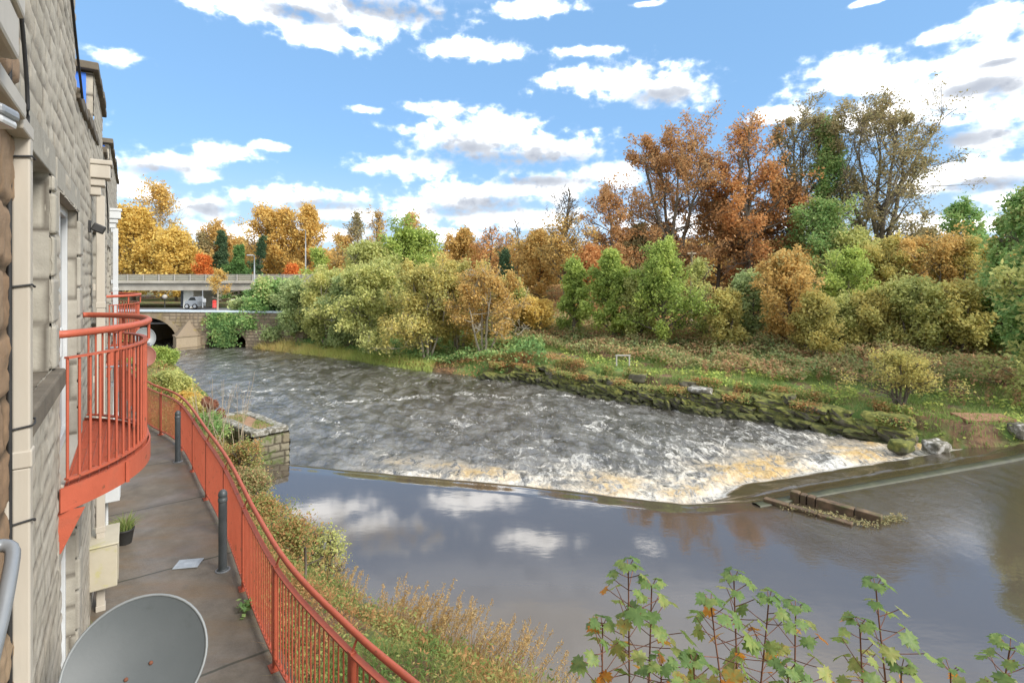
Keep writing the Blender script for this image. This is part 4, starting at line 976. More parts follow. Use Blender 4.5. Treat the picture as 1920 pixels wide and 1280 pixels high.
struct((lambda b: (box2(b, (-95,47,1.45), (-21,64,1.56)), b.build('road', M['road']))[1])(MB()))
# lamps, car, post, white cabin by the road
def lamp(px, base_py, top_py, d, label, arm=.9):
    b = P(px, base_py, d); h = P(px, top_py, d)[2]-b[2]
    t = thing('street_lamp', label, 'street lamp', b, 'street lamps by the overpass')
    m_ = MB(); tubes(m_, np.array([b, b+UP*h*.3, b+UP*h*.65, b+UP*h]), np.array([[.11,.09,.075,.06]]), 8, True); m_.build('pole', M['pole_grey'], t, True)
    m_ = MB(); tubes(m_, np.array([b+UP*h, b+UP*(h+.1)+np.array([-arm*.5,0,0]), b+UP*(h+.12)+np.array([-arm,0,0])]), .04, 6, True); m_.build('arm', M['pole_grey'], t, True)
    m_ = MB(); box(m_, b+UP*(h+.1)+np.array([-arm-.25,0,0]), (.32,.13,.07), None, .05); m_.build('lamp_head', M['pole_grey'], t)
lamp(477, 556, 480, 62, 'grey street lamp standing in front of the overpass', .3); lamp(573, 520, 432, 78, 'taller grey street lamp against the yellow poplars', .5)
t = thing('globe_lamp', 'short ornamental lamp with a pale globe under the overpass', 'lamp', P(309,577,58)); b = P(309,577,58)
m_ = MB(); tubes(m_, np.array([b,b+UP*.5,b+UP*1.0]), .05, 8, True); m_.build('pole', M['tyre'], t, True)
m_ = MB(); lathe(m_, [(.02,-.26),(.16,-.2),(.24,-.05),(.24,.06),(.16,.2),(.03,.25)], b+UP*1.2, seg=14); m_.build('globe', M['weathered_white'], t, True)
b = P(380,577,60); m_ = MB(); tubes(m_, np.array([b,b+UP*1,b+UP*2.0]), .05, 8, True); t = thing('sign_post', 'thin pole with a small white sign under the overpass', 'sign', b); m_.build('pole', M['pole_grey'], t)
m_ = MB(); box(m_, b+np.array([.22,-.08,.85]), (.2,.015,.2), None, .01); m_.build('sign_plate', M['white_pvc'], t)
c_ = P(362, 578, 62); t = thing('parked_car', 'silver hatchback car parked under the overpass', 'car', c_)
prof = [(-.95,.25),(-.95,.75),(-.85,.9),(-.3,1.0),(.2,1.42),(1.25,1.45),(1.62,1.0),(1.75,.85),(1.78,.25)]
sc_ = .55
m_ = MB(); prism(m_, [c_+np.array([x*sc_,-.75,z*.95]) for x, z in prof], (0,1.6,0)); m_.build('body', M['silver_car'], t)
m_ = MB(); prism(m_, [c_+np.array([x*sc_,-.77,z*.95]) for x, z in ((-.15,1.03),(.25,1.36),(1.15,1.38),(1.42,1.03))], (0,.015,0)); prism(m_, [c_+np.array([x*sc_-.02,-.65,z*.95+.02]) for x, z in ((-.3,1.0),(.2,1.42),(.19,1.42),(-.31,1.0))], (0,1.4,0)); m_.build('window', M['dark_glass'], t)
for dx in (-.45, 1.2):
    m_ = MB(); lathe(m_, [(.1,-.1),(.29,-.1),(.3,0),(.29,.1),(.1,.1)], c_+np.array([dx*sc_,-.72,.28]), (0,1,0), 18); w_ = m_.build('wheel', M['tyre'], t)
    m_ = MB(); lathe(m_, [(.02,-.125),(.17,-.12),(.18,-.1)], c_+np.array([dx*sc_,-.72,.28]), (0,1,0), 14); m_.build('rim', M['pole_grey'], w_)
c_ = P(402, 577, 58); t = thing('letter_box', 'small bright red pillar box by the road under the overpass', 'pillar box', c_)
m_ = MB(); lathe(m_, [(.22,0),(.22,.08),(.19,.1),(.19,.68)], c_, seg=16); m_.build('body', M['post_red'], t, True)
m_ = MB(); lathe(m_, [(.19,.68),(.23,.70),(.23,.75),(.12,.82),(.02,.84)], c_, seg=16); m_.build('cap', M['post_red'], t, True)
c_ = P(440, 575, 56); m_ = MB(); box2(m_, c_+np.array([-.2,-.2,-.1]), c_+np.array([.3,.3,.68]), .03); box2(m_, c_+np.array([-.26,-.26,.682]), c_+np.array([.36,.36,.8]), .03)
tag(m_.build('gate_pillar', M['white_wash'], None), 'short white capped pillar at the end of the bridge parapet', 'pillar')
# utility pole and small white frame on the far bank
b = P(1297, 592, 38); m_ = MB(); t = thing('utility_pole', 'pale wooden utility pole rising among the green saplings', 'utility pole', b)
tubes(m_, np.array([b-UP*.5,b+UP*2,b+UP*4.6]), np.array([[.10,.09,.075]]), 8, True); m_.build('pole', M['wood_pole'], t, True)
m_ = MB(); box(m_, b+UP*4.45, (.3,.04,.05), None, .01); m_.build('crossarm', M['wood_pole'], t)
a = G(1156, 684, .75); b = G(1180, 684, .75); t = thing('wooden_frame', 'little weathered white wooden frame standing before the brambles', 'frame', (a+b)/2)
for q_ in (a,b): m_ = MB(); box(m_, q_+UP*.22, (.035,.035,.26), None, .006); m_.build('leg', M['weathered_white'], t)
m_ = MB(); box(m_, (a+b)/2+UP*.51, (np.linalg.norm(b-a)/2+.06,.04,.035), None, .006); m_.build('crossbar', M['weathered_white'], t)
# ------------------------------------------------------------------ trees
def unit(v): return v/(np.linalg.norm(v, axis=-1, keepdims=True)+1e-9)
def shapef(kind, t):
    t = np.clip(t, 0, 1)
    if kind == 'round': return np.sqrt(np.clip(1-(2*t-1)**2, 0, 1))
    if kind == 'egg': return np.sqrt(np.clip(1-((t-.4)/np.where(t < .4, .42, .62))**2, 0, 1))
    if kind == 'cone': return (1-t)**1.15*np.clip(t*9+.4, 0, 1)
    if kind == 'spread': return np.sqrt(np.clip(1-((t-.62)/np.where(t < .62, .66, .40))**2, 0, 1))
    if kind == 'dome': return np.sqrt(np.clip(1-(t*.98)**2.2, 0, 1))
    if kind == 'column': return np.clip(1-(2*t-1)**4, 0, 1)**.5*(.75+.25*(1-t))
    if kind == 'vase': return np.clip(t*1.5+.15, 0, 1)*np.sqrt(np.clip(1-((t-.5)/.52)**4, 0, 1))
    if kind == 'flame': return np.sqrt(np.clip(1-((t-.3)/np.where(t < .3, .34, .72))**2, 0, 1))**1.2
def gen_tree(seed, base, H, R, leaf, kind='round', bark='bark', cb=.18, stems=1, n1=26, n2=7, n3=5, lpt=11, ls=.17, el=(5,55), curve=.12, spread=.25,
             jit=.22, lean=(0,0), tgrad=0.0, scat=.16, keep=1.0, asp=.6, r0=None, twig_r=.012, fork=0, low=.06, extra=None, top_bare=0.0, forked=0.0):
    rng = R_(seed); ph = rng.uniform(0, 6.28, 4)
    z0 = H*cb*.75; lpt = int(round(lpt*1.4)); ls *= .82; scat *= 1.25
    def inside_env(Q):
        t = (Q[...,2]-z0)/(H-z0)
        az = np.arctan2(Q[...,1]-lean[1]*Q[...,2], Q[...,0]-lean[0]*Q[...,2])
        lob = np.sin(2*az+ph[0]+2*t)+.8*np.sin(3*az+ph[1]+5*t)+.6*np.sin(5*az+ph[2]-7*t)
        r = R*shapef(kind, t)*(1+jit*.5*lob)
        return (np.hypot(Q[...,0]-lean[0]*Q[...,2], Q[...,1]-lean[1]*Q[...,2]) < r) & (t > 0) & (t < 1)
    wood = MB(); r0 = r0 or H*.016+.04
    limbs_o = []; limbs_d = []; limbs_t = []; limbs_r = []
    for k in range(stems):
        Hs = H*(rng.uniform(.78, .97) if stems > 1 else .96)
        az = 6.28*k/stems+rng.uniform(-.4, .4); tilt = spread*rng.uniform(.4, 1.1) if stems > 1 else 0
        N = 12; s = np.linspace(0, 1, N)
        off = tilt*Hs*(np.clip((s-forked)/(1-forked), 0, 1)**.8*.9) if stems > 1 else np.zeros(N)
        path = np.stack([np.cos(az)*off+lean[0]*Hs*s, np.sin(az)*off+lean[1]*Hs*s, Hs*s-.3*(s == 0)], 1)
        w = np.cumsum(rng.normal(0, .012*H, (N, 2)), 0)*s[:,None]**.7; path[:,:2] += w
        if stems > 1 and not forked: path[:,:2] += np.array([np.cos(az), np.sin(az)])*R*.06
        rs = (r0/stems**.4)*(1-s)**.75+.012; rs[0] *= 1.35
        tubes(wood, path, rs[None], 8)
        n = max(4, n1//stems)
        tt = np.sort(cb+(.985-cb)*((np.arange(n)+rng.uniform(0, 1, n))/n)**.9)
        o = np.stack([np.interp(tt, s, path[:,j]) for j in range(3)], 1)
        a = np.arange(n)*2.4+rng.uniform(-.5, .5, n)+rng.uniform(0, 6)
        rel = (tt-cb)/(1-cb); e = np.radians(el[0]+(el[1]-el[0])*rel+rng.normal(0, 9, n))
        d = np.stack([np.cos(a)*np.cos(e), np.sin(a)*np.cos(e), np.sin(e)], 1)
        limbs_o.append(o); limbs_d.append(d); limbs_t.append(rel); limbs_r.append(np.interp(tt, s, rs)*.55)
    o = np.concatenate(limbs_o); d = np.concatenate(limbs_d); rel = np.concatenate(limbs_t); lr = np.concatenate(limbs_r)
    ts = np.linspace(.03, 1, 26)*max(R*2.0, H*.5)
    ok = inside_env(o[:,None]+d[:,None]*ts[None,:,None]+UP*(curve*.5)*(ts[None,:,None]**2)/max(R, 1))
    L = np.maximum((ok*ts[None]).max(1), R*.12)*rng.uniform(.62, 1.12, len(o))
    if extra is not None:
        for (rz, az, el_, Lx) in extra:
            o = np.vstack([o, [[lean[0]*H*rz, lean[1]*H*rz, H*rz]]]); e_ = math.radians(el_); d = np.vstack([d, [[math.cos(az)*math.cos(e_), math.sin(az)*math.cos(e_), math.sin(e_)]]]); L = np.r_[L, Lx]; rel = np.r_[rel, rz]; lr = np.r_[lr, r0*.55]
    B = len(o); N = 7; s = np.linspace(0, 1, N)
    wob = np.cumsum(rng.normal(0, .035, (B, N, 3)), 1)*L[:,None,None]*s[None,:,None]
    LP = o[:,None]+d[:,None]*(L[:,None,None]*s[None,:,None])+UP*(curve*L[:,None,None]*(s**2)[None,:,None])+wob
    tubes(wood, LP, np.clip(lr[:,None]*(1-s[None])**.8, .014, None), 5)
    def child(Pp, Lp, n, f0, lenf, ang, N):
        B_, Np, _ = Pp.shape; s_ = rng.uniform(f0, 1.0, (B_, n)); s_[:, -1] = 1.0
        x = s_*(Np-1); i = np.clip(x.astype(int), 0, Np-2); fr = (x-i)[...,None]
        bi = np.arange(B_)[:,None]; a_ = Pp[bi, i]; b_ = Pp[bi, i+1]; oo = a_+(b_-a_)*fr; tn = unit(b_-a_)
        dd = unit(tn*.75+unit(rng.normal(0, 1, (B_, n, 3)))*ang+UP*.12)
        ll = Lp[:,None]*lenf*(1.15-.6*s_)*rng.uniform(.55, 1.2, (B_, n))
        ss_ = np.linspace(0, 1, N); Q = oo[:,:,None]+dd[:,:,None]*(ll[...,None,None]*ss_[:,None])
        Q += np.cumsum(rng.normal(0, .05, Q.shape), 2)*ll[...,None,None]*ss_[:,None]+UP*(curve*.5*ll[...,None,None]*(ss_**2)[:,None])
        return Q.reshape(B_*n, N, 3), ll.ravel()
    S2, L2 = child(LP, L, n2, .22, .46, .85, 4)
    L2c = np.minimum(L2, R*.6)
    tubes(wood, S2, np.array([.030, .022, .016, .011])[None]*min(1.4, .5+H/18)*np.ones((len(S2), 1)), 4)
    S3, L3 = child(S2, L2c, n3, .15, .62, .9, 3)
    if twig_r: tubes(wood, S3, np.array([twig_r, twig_r*.85, twig_r*.6])[None]*np.ones((len(S3), 1)), 3)
    n = len(S3); s_ = rng.uniform(.0, 1.15, (n, lpt)); x = np.clip(s_, 0, 1)*2; i = np.clip(x.astype(int), 0, 1); bi = np.arange(n)[:,None]
    c = S3[bi, i]+(S3[bi, i+1]-S3[bi, i])*(x-i)[...,None]+rng.normal(0, scat, (n, lpt, 3))
    cl = np.repeat(rng.uniform(0, 1, len(S2)), n3); clb = np.repeat(np.repeat(rng.uniform(0, 1, B), n2), n3)
    tint = (.30*cl+.20*clb)[:,None]+.50*rng.uniform(0, 1, (n, lpt))+tgrad*(c[...,2]/H-.5)
    hz = c[...,2]/H
    kp = (rng.uniform(0, 1, (n, lpt)) < keep) & (hz > low) & (rng.uniform(0, 1, (n, lpt)) > top_bare*ss(.55, .9, hz))
    kp &= np.repeat(np.repeat(rng.uniform(0,1,B) < .5+keep*.5, n2), n3)[:,None]
    c = c[kp]; tint = np.clip(tint[kp], 0, 1)
    crown = MB(); leafq(crown, c, ls*rng.uniform(.45, 1.45, len(c)), rng, tint, asp)
    wm = wood.mesh('trunk', M[bark], True); cm = crown.mesh('crown', M['leaf_'+leaf])
    return wm, cm
def plant(name, label, cat, base, wm, cm, group=None, rot=0.0, sc=1.0):
    t = thing(name, label, cat, base, group); t.rotation_euler[2] = rot; t.scale = (sc, sc, sc) if np.isscalar(sc) else sc
    for nm, me in (('trunk', wm), ('crown', cm)):
        o = bpy.data.objects.new(nm, me); COL.objects.link(o); o.parent = t
    return t
_seed = [100]
def T(px, d, top, hw, leaf, label, name='tree', cat='tree', group=None, base=None, **k):
    """tree that reaches picture height `top` standing d metres away"""
    _seed[0] += 7; x = (px-960)/F*d
    zb = float(ground_z(np.array([x]), np.array([float(d)]))[0]) if base is None else base
    zt = CAMZ+(515-top)/F*d; H = zt-zb; R = hw/F*d
    seed = k.pop('seed', _seed[0])
    wm, cm = gen_tree(seed, None, H, R, leaf, **k)
    return plant(name, label, cat, (x, d, zb-.05), wm, cm, group)

FULL = dict(n1=30, n2=8, n3=5, lpt=12)
MID = dict(n1=26, n2=7, n3=5, lpt=11)
LOW = dict(n1=22, n2=6, n3=4, lpt=10)
# --- beyond the overpass
G1 = 'trees beyond the overpass'
T(250, 86, 398, 62, 'yellow', 'dense golden yellow tree beside the end of the stone building', group=G1, kind='egg', base=1.6, cb=.08, ls=.30, scat=.4, **FULL)
T(306, 90, 350, 48, 'gold', 'tall wispy yellow birch rising highest behind the overpass', group=G1, kind='egg', base=1.6, cb=.1, bark='bark_pale', ls=.24, keep=.55, el=(35,75), scat=.35, n1=34, n2=8, n3=5, lpt=9)
T(330, 84, 440, 42, 'yellow', 'lower golden tree right of the wispy birch above the overpass', group=G1, kind='dome', base=1.6, cb=.06, ls=.28, scat=.35, **MID)
T(226, 96, 420, 40, 'yellow', 'golden tree half hidden behind the end of the building', group=G1, kind='egg', base=1.6, cb=.08, ls=.30, scat=.4, **MID)
T(375, 100, 438, 32, 'brown', 'thin greyish brown tree left of the dark conifer', group=G1, base=1.6, ls=.22, keep=.45, scat=.3, **MID)
T(405, 102, 424, 34, 'amber', 'amber brown tree behind the dark conifer', group=G1, base=1.6, ls=.24, keep=.7, scat=.35, **MID)
T(412, 88, 430, 32, 'dark', 'darkest spire shaped conifer behind the overpass', 'conifer', 'conifer', 'conifers behind the overpass', base=1.6, kind='cone', cb=.05, el=(-20,35), curve=-.08, jit=.5, ls=.22, scat=.15, asp=.4, n1=46, n2=7, n3=4, lpt=10)
T(447, 82, 458, 46, 'fir', 'broad mid green conifer behind the overpass', 'conifer', 'conifer', 'conifers behind the overpass', base=1.6, kind='cone', cb=.05, el=(-15,35), curve=-.1, jit=.6, ls=.22, scat=.15, asp=.4, n1=46, n2=7, n3=4, lpt=10)
T(487, 84, 436, 32, 'dark', 'ragged dark green conifer nearest the street lamp', 'conifer', 'conifer', 'conifers behind the overpass', base=1.6, kind='cone', cb=.05, el=(-5,35), curve=-.05, jit=.7, ls=.22, scat=.15, keep=.8, asp=.4, n1=40, n2=6, n3=4, lpt=9)
T(382, 82, 481, 15, 'vivid', 'small bright orange maple above the overpass railing', group='small bright orange maples', base=2.2, ls=.2, scat=.2, **LOW)
T(547, 84, 499, 12, 'vivid', 'tiny bright orange maple near the right end of the overpass', group='small bright orange maples', base=2.6, ls=.2, scat=.2, **LOW)
for px, top, hw, lb in ((492,393,36,'left of the three golden poplars behind the overpass'),(538,396,34,'middle one of the three golden poplars behind the overpass'),(578,391,28,'right of the three golden poplars, beside the tall lamp')):
    T(px, 92, top, hw, 'gold', lb, 'poplar_tree', 'tree', 'golden poplars', base=1.6, kind='column', cb=.15, el=(40,72), curve=.1, ls=.26, keep=.75, jit=.35, scat=.32, n1=34, n2=7, n3=5, lpt=9)
T(445, 104, 452, 60, 'amber', 'low amber tree filling the gap behind the conifers', group=G1, base=1.6, kind='dome', ls=.3, scat=.4, **MID)
T(408, 60, 508, 17, 'gold', 'slender yellow birch sapling standing before the overpass', 'birch_sapling', 'tree', base=1.6, kind='egg', bark='bark_pale', cb=.25, ls=.11, keep=.6, scat=.12, **LOW)
# --- thin trees behind the riverside willows
G2 = 'thin autumn trees behind the willows'
T(664, 74, 392, 30, 'brown', 'thin grey brown tree left of the forked one', group=G2, kind='column', ls=.18, keep=.4, el=(40,72), bark='bark_pale', scat=.25, jit=.4, n1=34, n2=7, n3=5, lpt=8)
T(700, 76, 391, 34, 'amber', 'forked thin tree with orange lower leaves', group=G2, kind='flame', ls=.18, keep=.5, el=(30,70), top_bare=.6, scat=.25, jit=.4, n1=32, n2=7, n3=5, lpt=9)
T(640, 72, 442, 34, 'amber', 'short amber tree at the left of the thin ones', group=G2, kind='egg', ls=.18, keep=.6, scat=.25, **MID)
T(778, 78, 394, 32, 'amber', 'upright pale amber poplar behind the green round tree', group=G2, kind='column', ls=.19, keep=.5, el=(45,75), scat=.25, bark='bark_pale', jit=.35, n1=34, n2=7, n3=5, lpt=8)
T(600, 70, 470, 26, 'green', 'loose pale green bush at the right end of the overpass', 'bush', 'bush', kind='dome', ls=.2, keep=.5, scat=.25, cb=.05, **MID)
T(770, 58, 437, 82, 'green', 'large bright green round tree behind the willows', kind='spread', cb=.12, ls=.19, scat=.26, low=.2, **FULL)
T(690, 54, 462, 74, 'olive', 'dull olive tree behind the tallest willows', kind='dome', cb=.1, ls=.18, scat=.25, keep=.85, **FULL)
# --- willow row on the river
G3 = 'riverside willows'
WIL = dict(stems=4, kind='dome', cb=.16, bark='bark_pale', curve=.05, el=(0,55), scat=.16, low=.10)
T(462, 48, 566, 36, 'sage', 'grey green shrub over the bridge abutment', 'shrub', 'shrub', kind='dome', base=.6, cb=.04, stems=3, ls=.15, scat=.18, low=.0, **MID)
T(498, 46, 524, 40, 'ivy', 'tall dark ivy green shrub at the corner of the bridge', 'shrub', 'shrub', kind='dome', base=.3, cb=.04, stems=3, ls=.15, scat=.18, low=.02, tgrad=.3, **FULL)
T(552, 44, 522, 48, 'sage', 'sage green willow first in the riverside row', 'willow', 'tree', G3, seed=201, ls=.135, **{**WIL, 'cb':.06}, **FULL)
T(614, 42, 508, 56, 'olive', 'olive willow with a yellow top second in the riverside row', 'willow', 'tree', G3, seed=202, ls=.13, tgrad=.3, **{**WIL, 'cb':.06}, **FULL)
T(700, 39, 486, 68, 'olive', 'big olive green willow third in the row with three pale stems', 'willow', 'tree', G3, seed=203, ls=.125, **WIL, n1=36, n2=8, n3=5, lpt=12)
T(655, 41, 520, 46, 'sage', 'grey green willow tucked between the olive ones', 'willow', 'tree', G3, seed=204, ls=.13, **{**WIL, 'cb':.05}, **FULL)
T(800, 36, 484, 70, 'olivey', 'yellow olive willow with a fan of pale stems at the waterside', 'willow', 'tree', G3, seed=205, ls=.118, **{**WIL, 'stems':6, 'spread':.3}, n1=42, n2=8, n3=5, lpt=11)
T(860, 38, 492, 62, 'olivey', 'yellow willow behind the one with fanned stems', 'willow', 'tree', G3, seed=206, ls=.12, **{**WIL, 'stems':4}, **FULL)
T(908, 34.5, 502, 66, 'amber', 'sparse orange tinged willow with bare crooked pale stems', 'willow', 'tree', G3, seed=207, ls=.105, keep=.66, **{**WIL, 'stems':5, 'spread':.34, 'cb':.28}, n1=40, n2=8, n3=5, lpt=9)
T(950, 39, 528, 50, 'olive', 'soft green willow at the right end of the riverside row', 'willow', 'tree', G3, seed=208, ls=.12, **{**WIL, 'cb':.1}, **MID)
T(1003, 38, 566, 56, 'yellow', 'low bright yellow shrub at the end of the willows', 'shrub', 'shrub', kind='dome', stems=4, cb=.05, ls=.11, scat=.14, low=0, keep=.8, **MID)
# --- orange wood on the slope
G4 = 'orange trees on the wooded slope'
T(868, 66, 433, 38, 'amber', 'amber brown tree at the left end of the orange wood', group=G4, kind='round', ls=.2, scat=.28, cb=.1, **MID)
T(918, 62, 424, 46, 'orange', 'orange leaved tree with bare twigs on top, left in the wood', group=G4, kind='spread', ls=.19, scat=.26, cb=.1, top_bare=.9, keep=.65, **MID)
T(970, 64, 408, 44, 'amber', 'amber tree with thin bare top in the wood', group=G4, kind='egg', ls=.19, scat=.26, cb=.1, top_bare=1.1, keep=.6, **MID)
T(1010, 58, 440, 50, 'amber', 'golden amber tree before the bare topped one', group=G4, kind='round', ls=.19, scat=.26, cb=.08, keep=.85, **MID)
T(952, 54, 468, 24, 'dark', 'dark conifer among the orange trees', 'conifer', 'conifer', kind='cone', cb=.08, el=(-10,30), jit=.4, ls=.17, scat=.18, asp=.4, n1=34, n2=6, n3=4, lpt=7)
T(1060, 52, 349, 44, 'amber', 'tree with a bare dark twiggy top and amber lower leaves', group=G4, kind='egg', cb=.2, el=(35,72), ls=.15, top_bare=1.3, keep=.75, scat=.2, twig_r=.02, jit=.15, n1=36, n2=8, n3=5, lpt=9)
T(1138, 54, 350, 50, 'rust', 'layered rusty tree with a crooked bare leader', group=G4, kind='flame', cb=.2, el=(5,40), ls=.16, keep=.75, top_bare=.5, scat=.2, twig_r=.016, jit=.4, n1=28, n2=8, n3=5, lpt=10)
T(1105, 50, 470, 40, 'orange', 'low orange tree between the bare topped and layered trees', group=G4, kind='dome', cb=.12, ls=.16, scat=.22, keep=.8, **MID)
T(1195, 56, 430, 44, 'brown', 'pale brown tree at the left foot of the great beech', group=G4, kind='dome', cb=.1, ls=.17, scat=.22, keep=.8, **MID)
# --- the big trees
G5 = 'tall trees on the right'
T(1262, 56, 247, 106, 'rust', 'great rounded beech with rust top and visible dark limbs', 'beech_tree', 'tree', G5, seed=311, kind='round', stems=4, forked=.22, spread=.24, cb=.10, el=(2,66), ls=.17, scat=.22, r0=.55, jit=.22, keep=.95, tgrad=.15, twig_r=.016, n1=40, n2=9, n3=6, lpt=11)
T(1405, 54, 230, 100, 'orange', 'vivid orange beech with a thin bare top', 'beech_tree', 'tree', G5, seed=312, kind='egg', stems=2, forked=.4, spread=.12, cb=.1, el=(2,60), ls=.17, scat=.22, r0=.5, jit=.3, top_bare=.75, tgrad=.25, keep=.85, twig_r=.016, n1=46, n2=9, n3=6, lpt=11)
T(1240, 60, 425, 64, 'rust', 'low rusty brown tree behind the foot of the great beech', 'beech_tree', 'tree', G5, kind='dome', cb=.05, ls=.17, scat=.24, low=0, **MID)
T(1415, 59, 400, 66, 'rust', 'low rust tree behind the trunk of the vivid orange beech', 'beech_tree', 'tree', G5, kind='dome', cb=.05, ls=.17, scat=.24, low=0, **MID)
T(1345, 57, 370, 66, 'rust', 'lower rust tree wedged between the two beeches', 'beech_tree', 'tree', G5, kind='dome', cb=.08, ls=.17, scat=.24, **MID)
T(1500, 56, 206, 66, 'brown', 'tall sparse brown tree left of the ivy clad one', group=G5, seed=313, kind='spread', stems=3, forked=.3, spread=.16, cb=.24, el=(25,65), ls=.15, scat=.2, r0=.4, keep=.62, jit=.35, twig_r=.016, n1=38, n2=8, n3=6, lpt=9)
T(1556, 54, 208, 46, 'brown', 'tall bare limbed tree carrying the ivy column', group=G5, seed=315, kind='column', cb=.3, el=(30,65), ls=.14, scat=.2, r0=.42, keep=.45, jit=.35, twig_r=.014, n1=30, n2=8, n3=5, lpt=8)
T(1553, 53, 216, 24, 'ivy', 'column of green ivy climbing the tall trunk', 'ivy', 'ivy', seed=316, kind='column', cb=.03, el=(10,50), ls=.15, scat=.24, jit=.5, tgrad=.25, low=.25, twig_r=0, n1=60, n2=6, n3=4, lpt=10)
T(1652, 52, 175, 98, 'brown', 'tallest tree at the right with bare spreading limbs reaching out', group=G5, seed=314, kind='spread', stems=5, forked=.24, spread=.26, cb=.2, el=(20,66), ls=.14, scat=.2, r0=.55, keep=.75, jit=.3, twig_r=.016, curve=.15, low=.2, extra=[(.42, .12, 50, 11.5)], n1=46, n2=9, n3=6, lpt=10)
T(1540, 50, 380, 70, 'ivy', 'ivy green undergrowth tree at the foot of the tall trees', kind='dome', cb=.06, ls=.16, scat=.24, tgrad=.3, keep=.8, **FULL)
T(1470, 55, 345, 60, 'rust', 'muted rust tree behind the orange sapling', group=G5, kind='dome', cb=.08, ls=.17, scat=.24, **MID)
T(1600, 48, 440, 60, 'olive', 'olive tree under the tallest spreading tree', kind='dome', cb=.06, ls=.15, scat=.22, **FULL)
T(1805, 74, 387, 42, 'ivy', 'dark round headed conifer on the right skyline', 'conifer', 'conifer', kind='egg', cb=.1, ls=.24, scat=.26, jit=.35, **MID)
T(1735, 72, 430, 44, 'brown', 'low brown tree on the skyline left of the dark conifer', kind='dome', cb=.08, ls=.2, scat=.25, keep=.7, **MID)
# --- young trees on the meadow edge
G6 = 'young green trees along the meadow edge'
SAP = dict(kind='flame', cb=.05, el=(25,65), scat=.13, low=.02)
T(1076, 37, 492, 29, 'green', 'narrow green sapling at the left of the young trees', 'sapling', 'tree', G6, ls=.12, **SAP, **MID)
T(1150, 35, 476, 42, 'green', 'pointed bright green sapling second among the young trees', 'sapling', 'tree', G6, ls=.118, **SAP, **FULL)
T(1246, 32.5, 463, 56, 'green', 'broadest young green tree with yellow lower sprays', 'sapling', 'tree', G6, ls=.1, **SAP, n1=40, n2=8, n3=5, lpt=12)
T(1202, 34, 515, 40, 'olive', 'soft olive sapling between the two green ones', 'sapling', 'tree', G6, ls=.115, **SAP, **MID)
T(1314, 34, 488, 33, 'olive', 'thin sparse sapling by the utility pole', 'sapling', 'tree', G6, ls=.105, keep=.55, **SAP, **MID)
T(1358, 31, 548, 34, 'olivey', 'small yellow green bush right of the sparse sapling', 'bush', 'bush', kind='dome', cb=.04, stems=3, ls=.105, scat=.13, low=0, **MID)
T(1412, 33, 512, 54, 'sage', 'rounded grey green bush left of the orange sapling', 'bush', 'bush', kind='dome', cb=.04, stems=3, ls=.115, scat=.14, low=0, **MID)
T(1482, 30, 474, 56, 'amber', 'orange gold sapling standing out on the meadow edge', 'sapling', 'tree', ls=.105, seed=401, kind='egg', cb=.08, el=(20,65), scat=.13, jit=.4, tgrad=.3, **FULL)
T(1532, 28, 556, 46, 'olivey', 'small yellow sapling in front of the orange gold one', 'sapling', 'tree', ls=.1, kind='flame', cb=.05, el=(20,60), scat=.12, **MID)
T(1592, 34, 478, 58, 'green', 'pale green tree left of the yellow thicket', 'sapling', 'tree', kind='egg', cb=.06, ls=.115, scat=.15, tgrad=.2, **MID)
# --- thicket on the right
G7 = 'yellow olive thicket at the right'
TH_ = dict(kind='dome', stems=4, cb=.05, scat=.14, low=0, el=(5,60))
for px, d, top, hw, lf, lb in ((1668,36,452,72,'olivey','tall yellow olive bush at the left back of the thicket'),(1745,35,440,76,'amber','golden brown bush at the middle back of the thicket'),(1826,34,446,72,'olivey','yellow bush at the right back of the thicket'),
        (1640,29,556,64,'olivey','low yellow bush at the left front of the thicket'),(1718,28,528,66,'olive','olive bush at the middle front of the thicket'),(1800,27,536,66,'olivey','dense yellow olive bush at the right front of the thicket'),
        (1868,27.5,560,56,'sage','shaded grey green bush at the right end of the thicket'),(1570,30,560,48,'olive','olive bush where thicket meets the orange sapling')):
    T(px, d, top, hw, lf, lb, 'bush', 'bush', G7, ls=.108, **TH_, **FULL)
T(1905, 26, 395, 48, 'ivy', 'dark green tree cut by the right edge of the picture', ls=.115, kind='egg', cb=.1, scat=.15, keep=.85, tgrad=.3, **FULL)
T(1945, 22.5, 350, 60, 'ivy', 'taller dark green tree standing outside the right edge', ls=.12, kind='egg', cb=.08, scat=.16, keep=.8, tgrad=.3, **FULL)
T(2010, 20, 420, 90, 'olive', 'olive tree by the upper pool outside the right edge', ls=.12, kind='dome', stems=3, cb=.06, scat=.16, low=0, **FULL)
T(1686, 20.6, 664, 66, 'olivey', 'airy yellow olive willow sapling on the grass by the weir', 'willow_sapling', 'tree', seed=421, ls=.055, kind='egg', stems=5, spread=.22, cb=.12, scat=.09, keep=.62, curve=.15, twig_r=.005, n1=36, n2=7, n3=5, lpt=9)

# ------------------------------------------------------------------ ground cover
def scatter(rng, n, x0, x1, y0, y1, cond):
    x = rng.uniform(x0, x1, n); y = rng.uniform(y0, y1, n); sd, lf = sdist(x, y); k = cond(x, y, sd, lf); x, y, sd = x[k], y[k], sd[k]
    return np.stack([x, y, ground_z(x, y)], 1), sd
rng = R_(900)
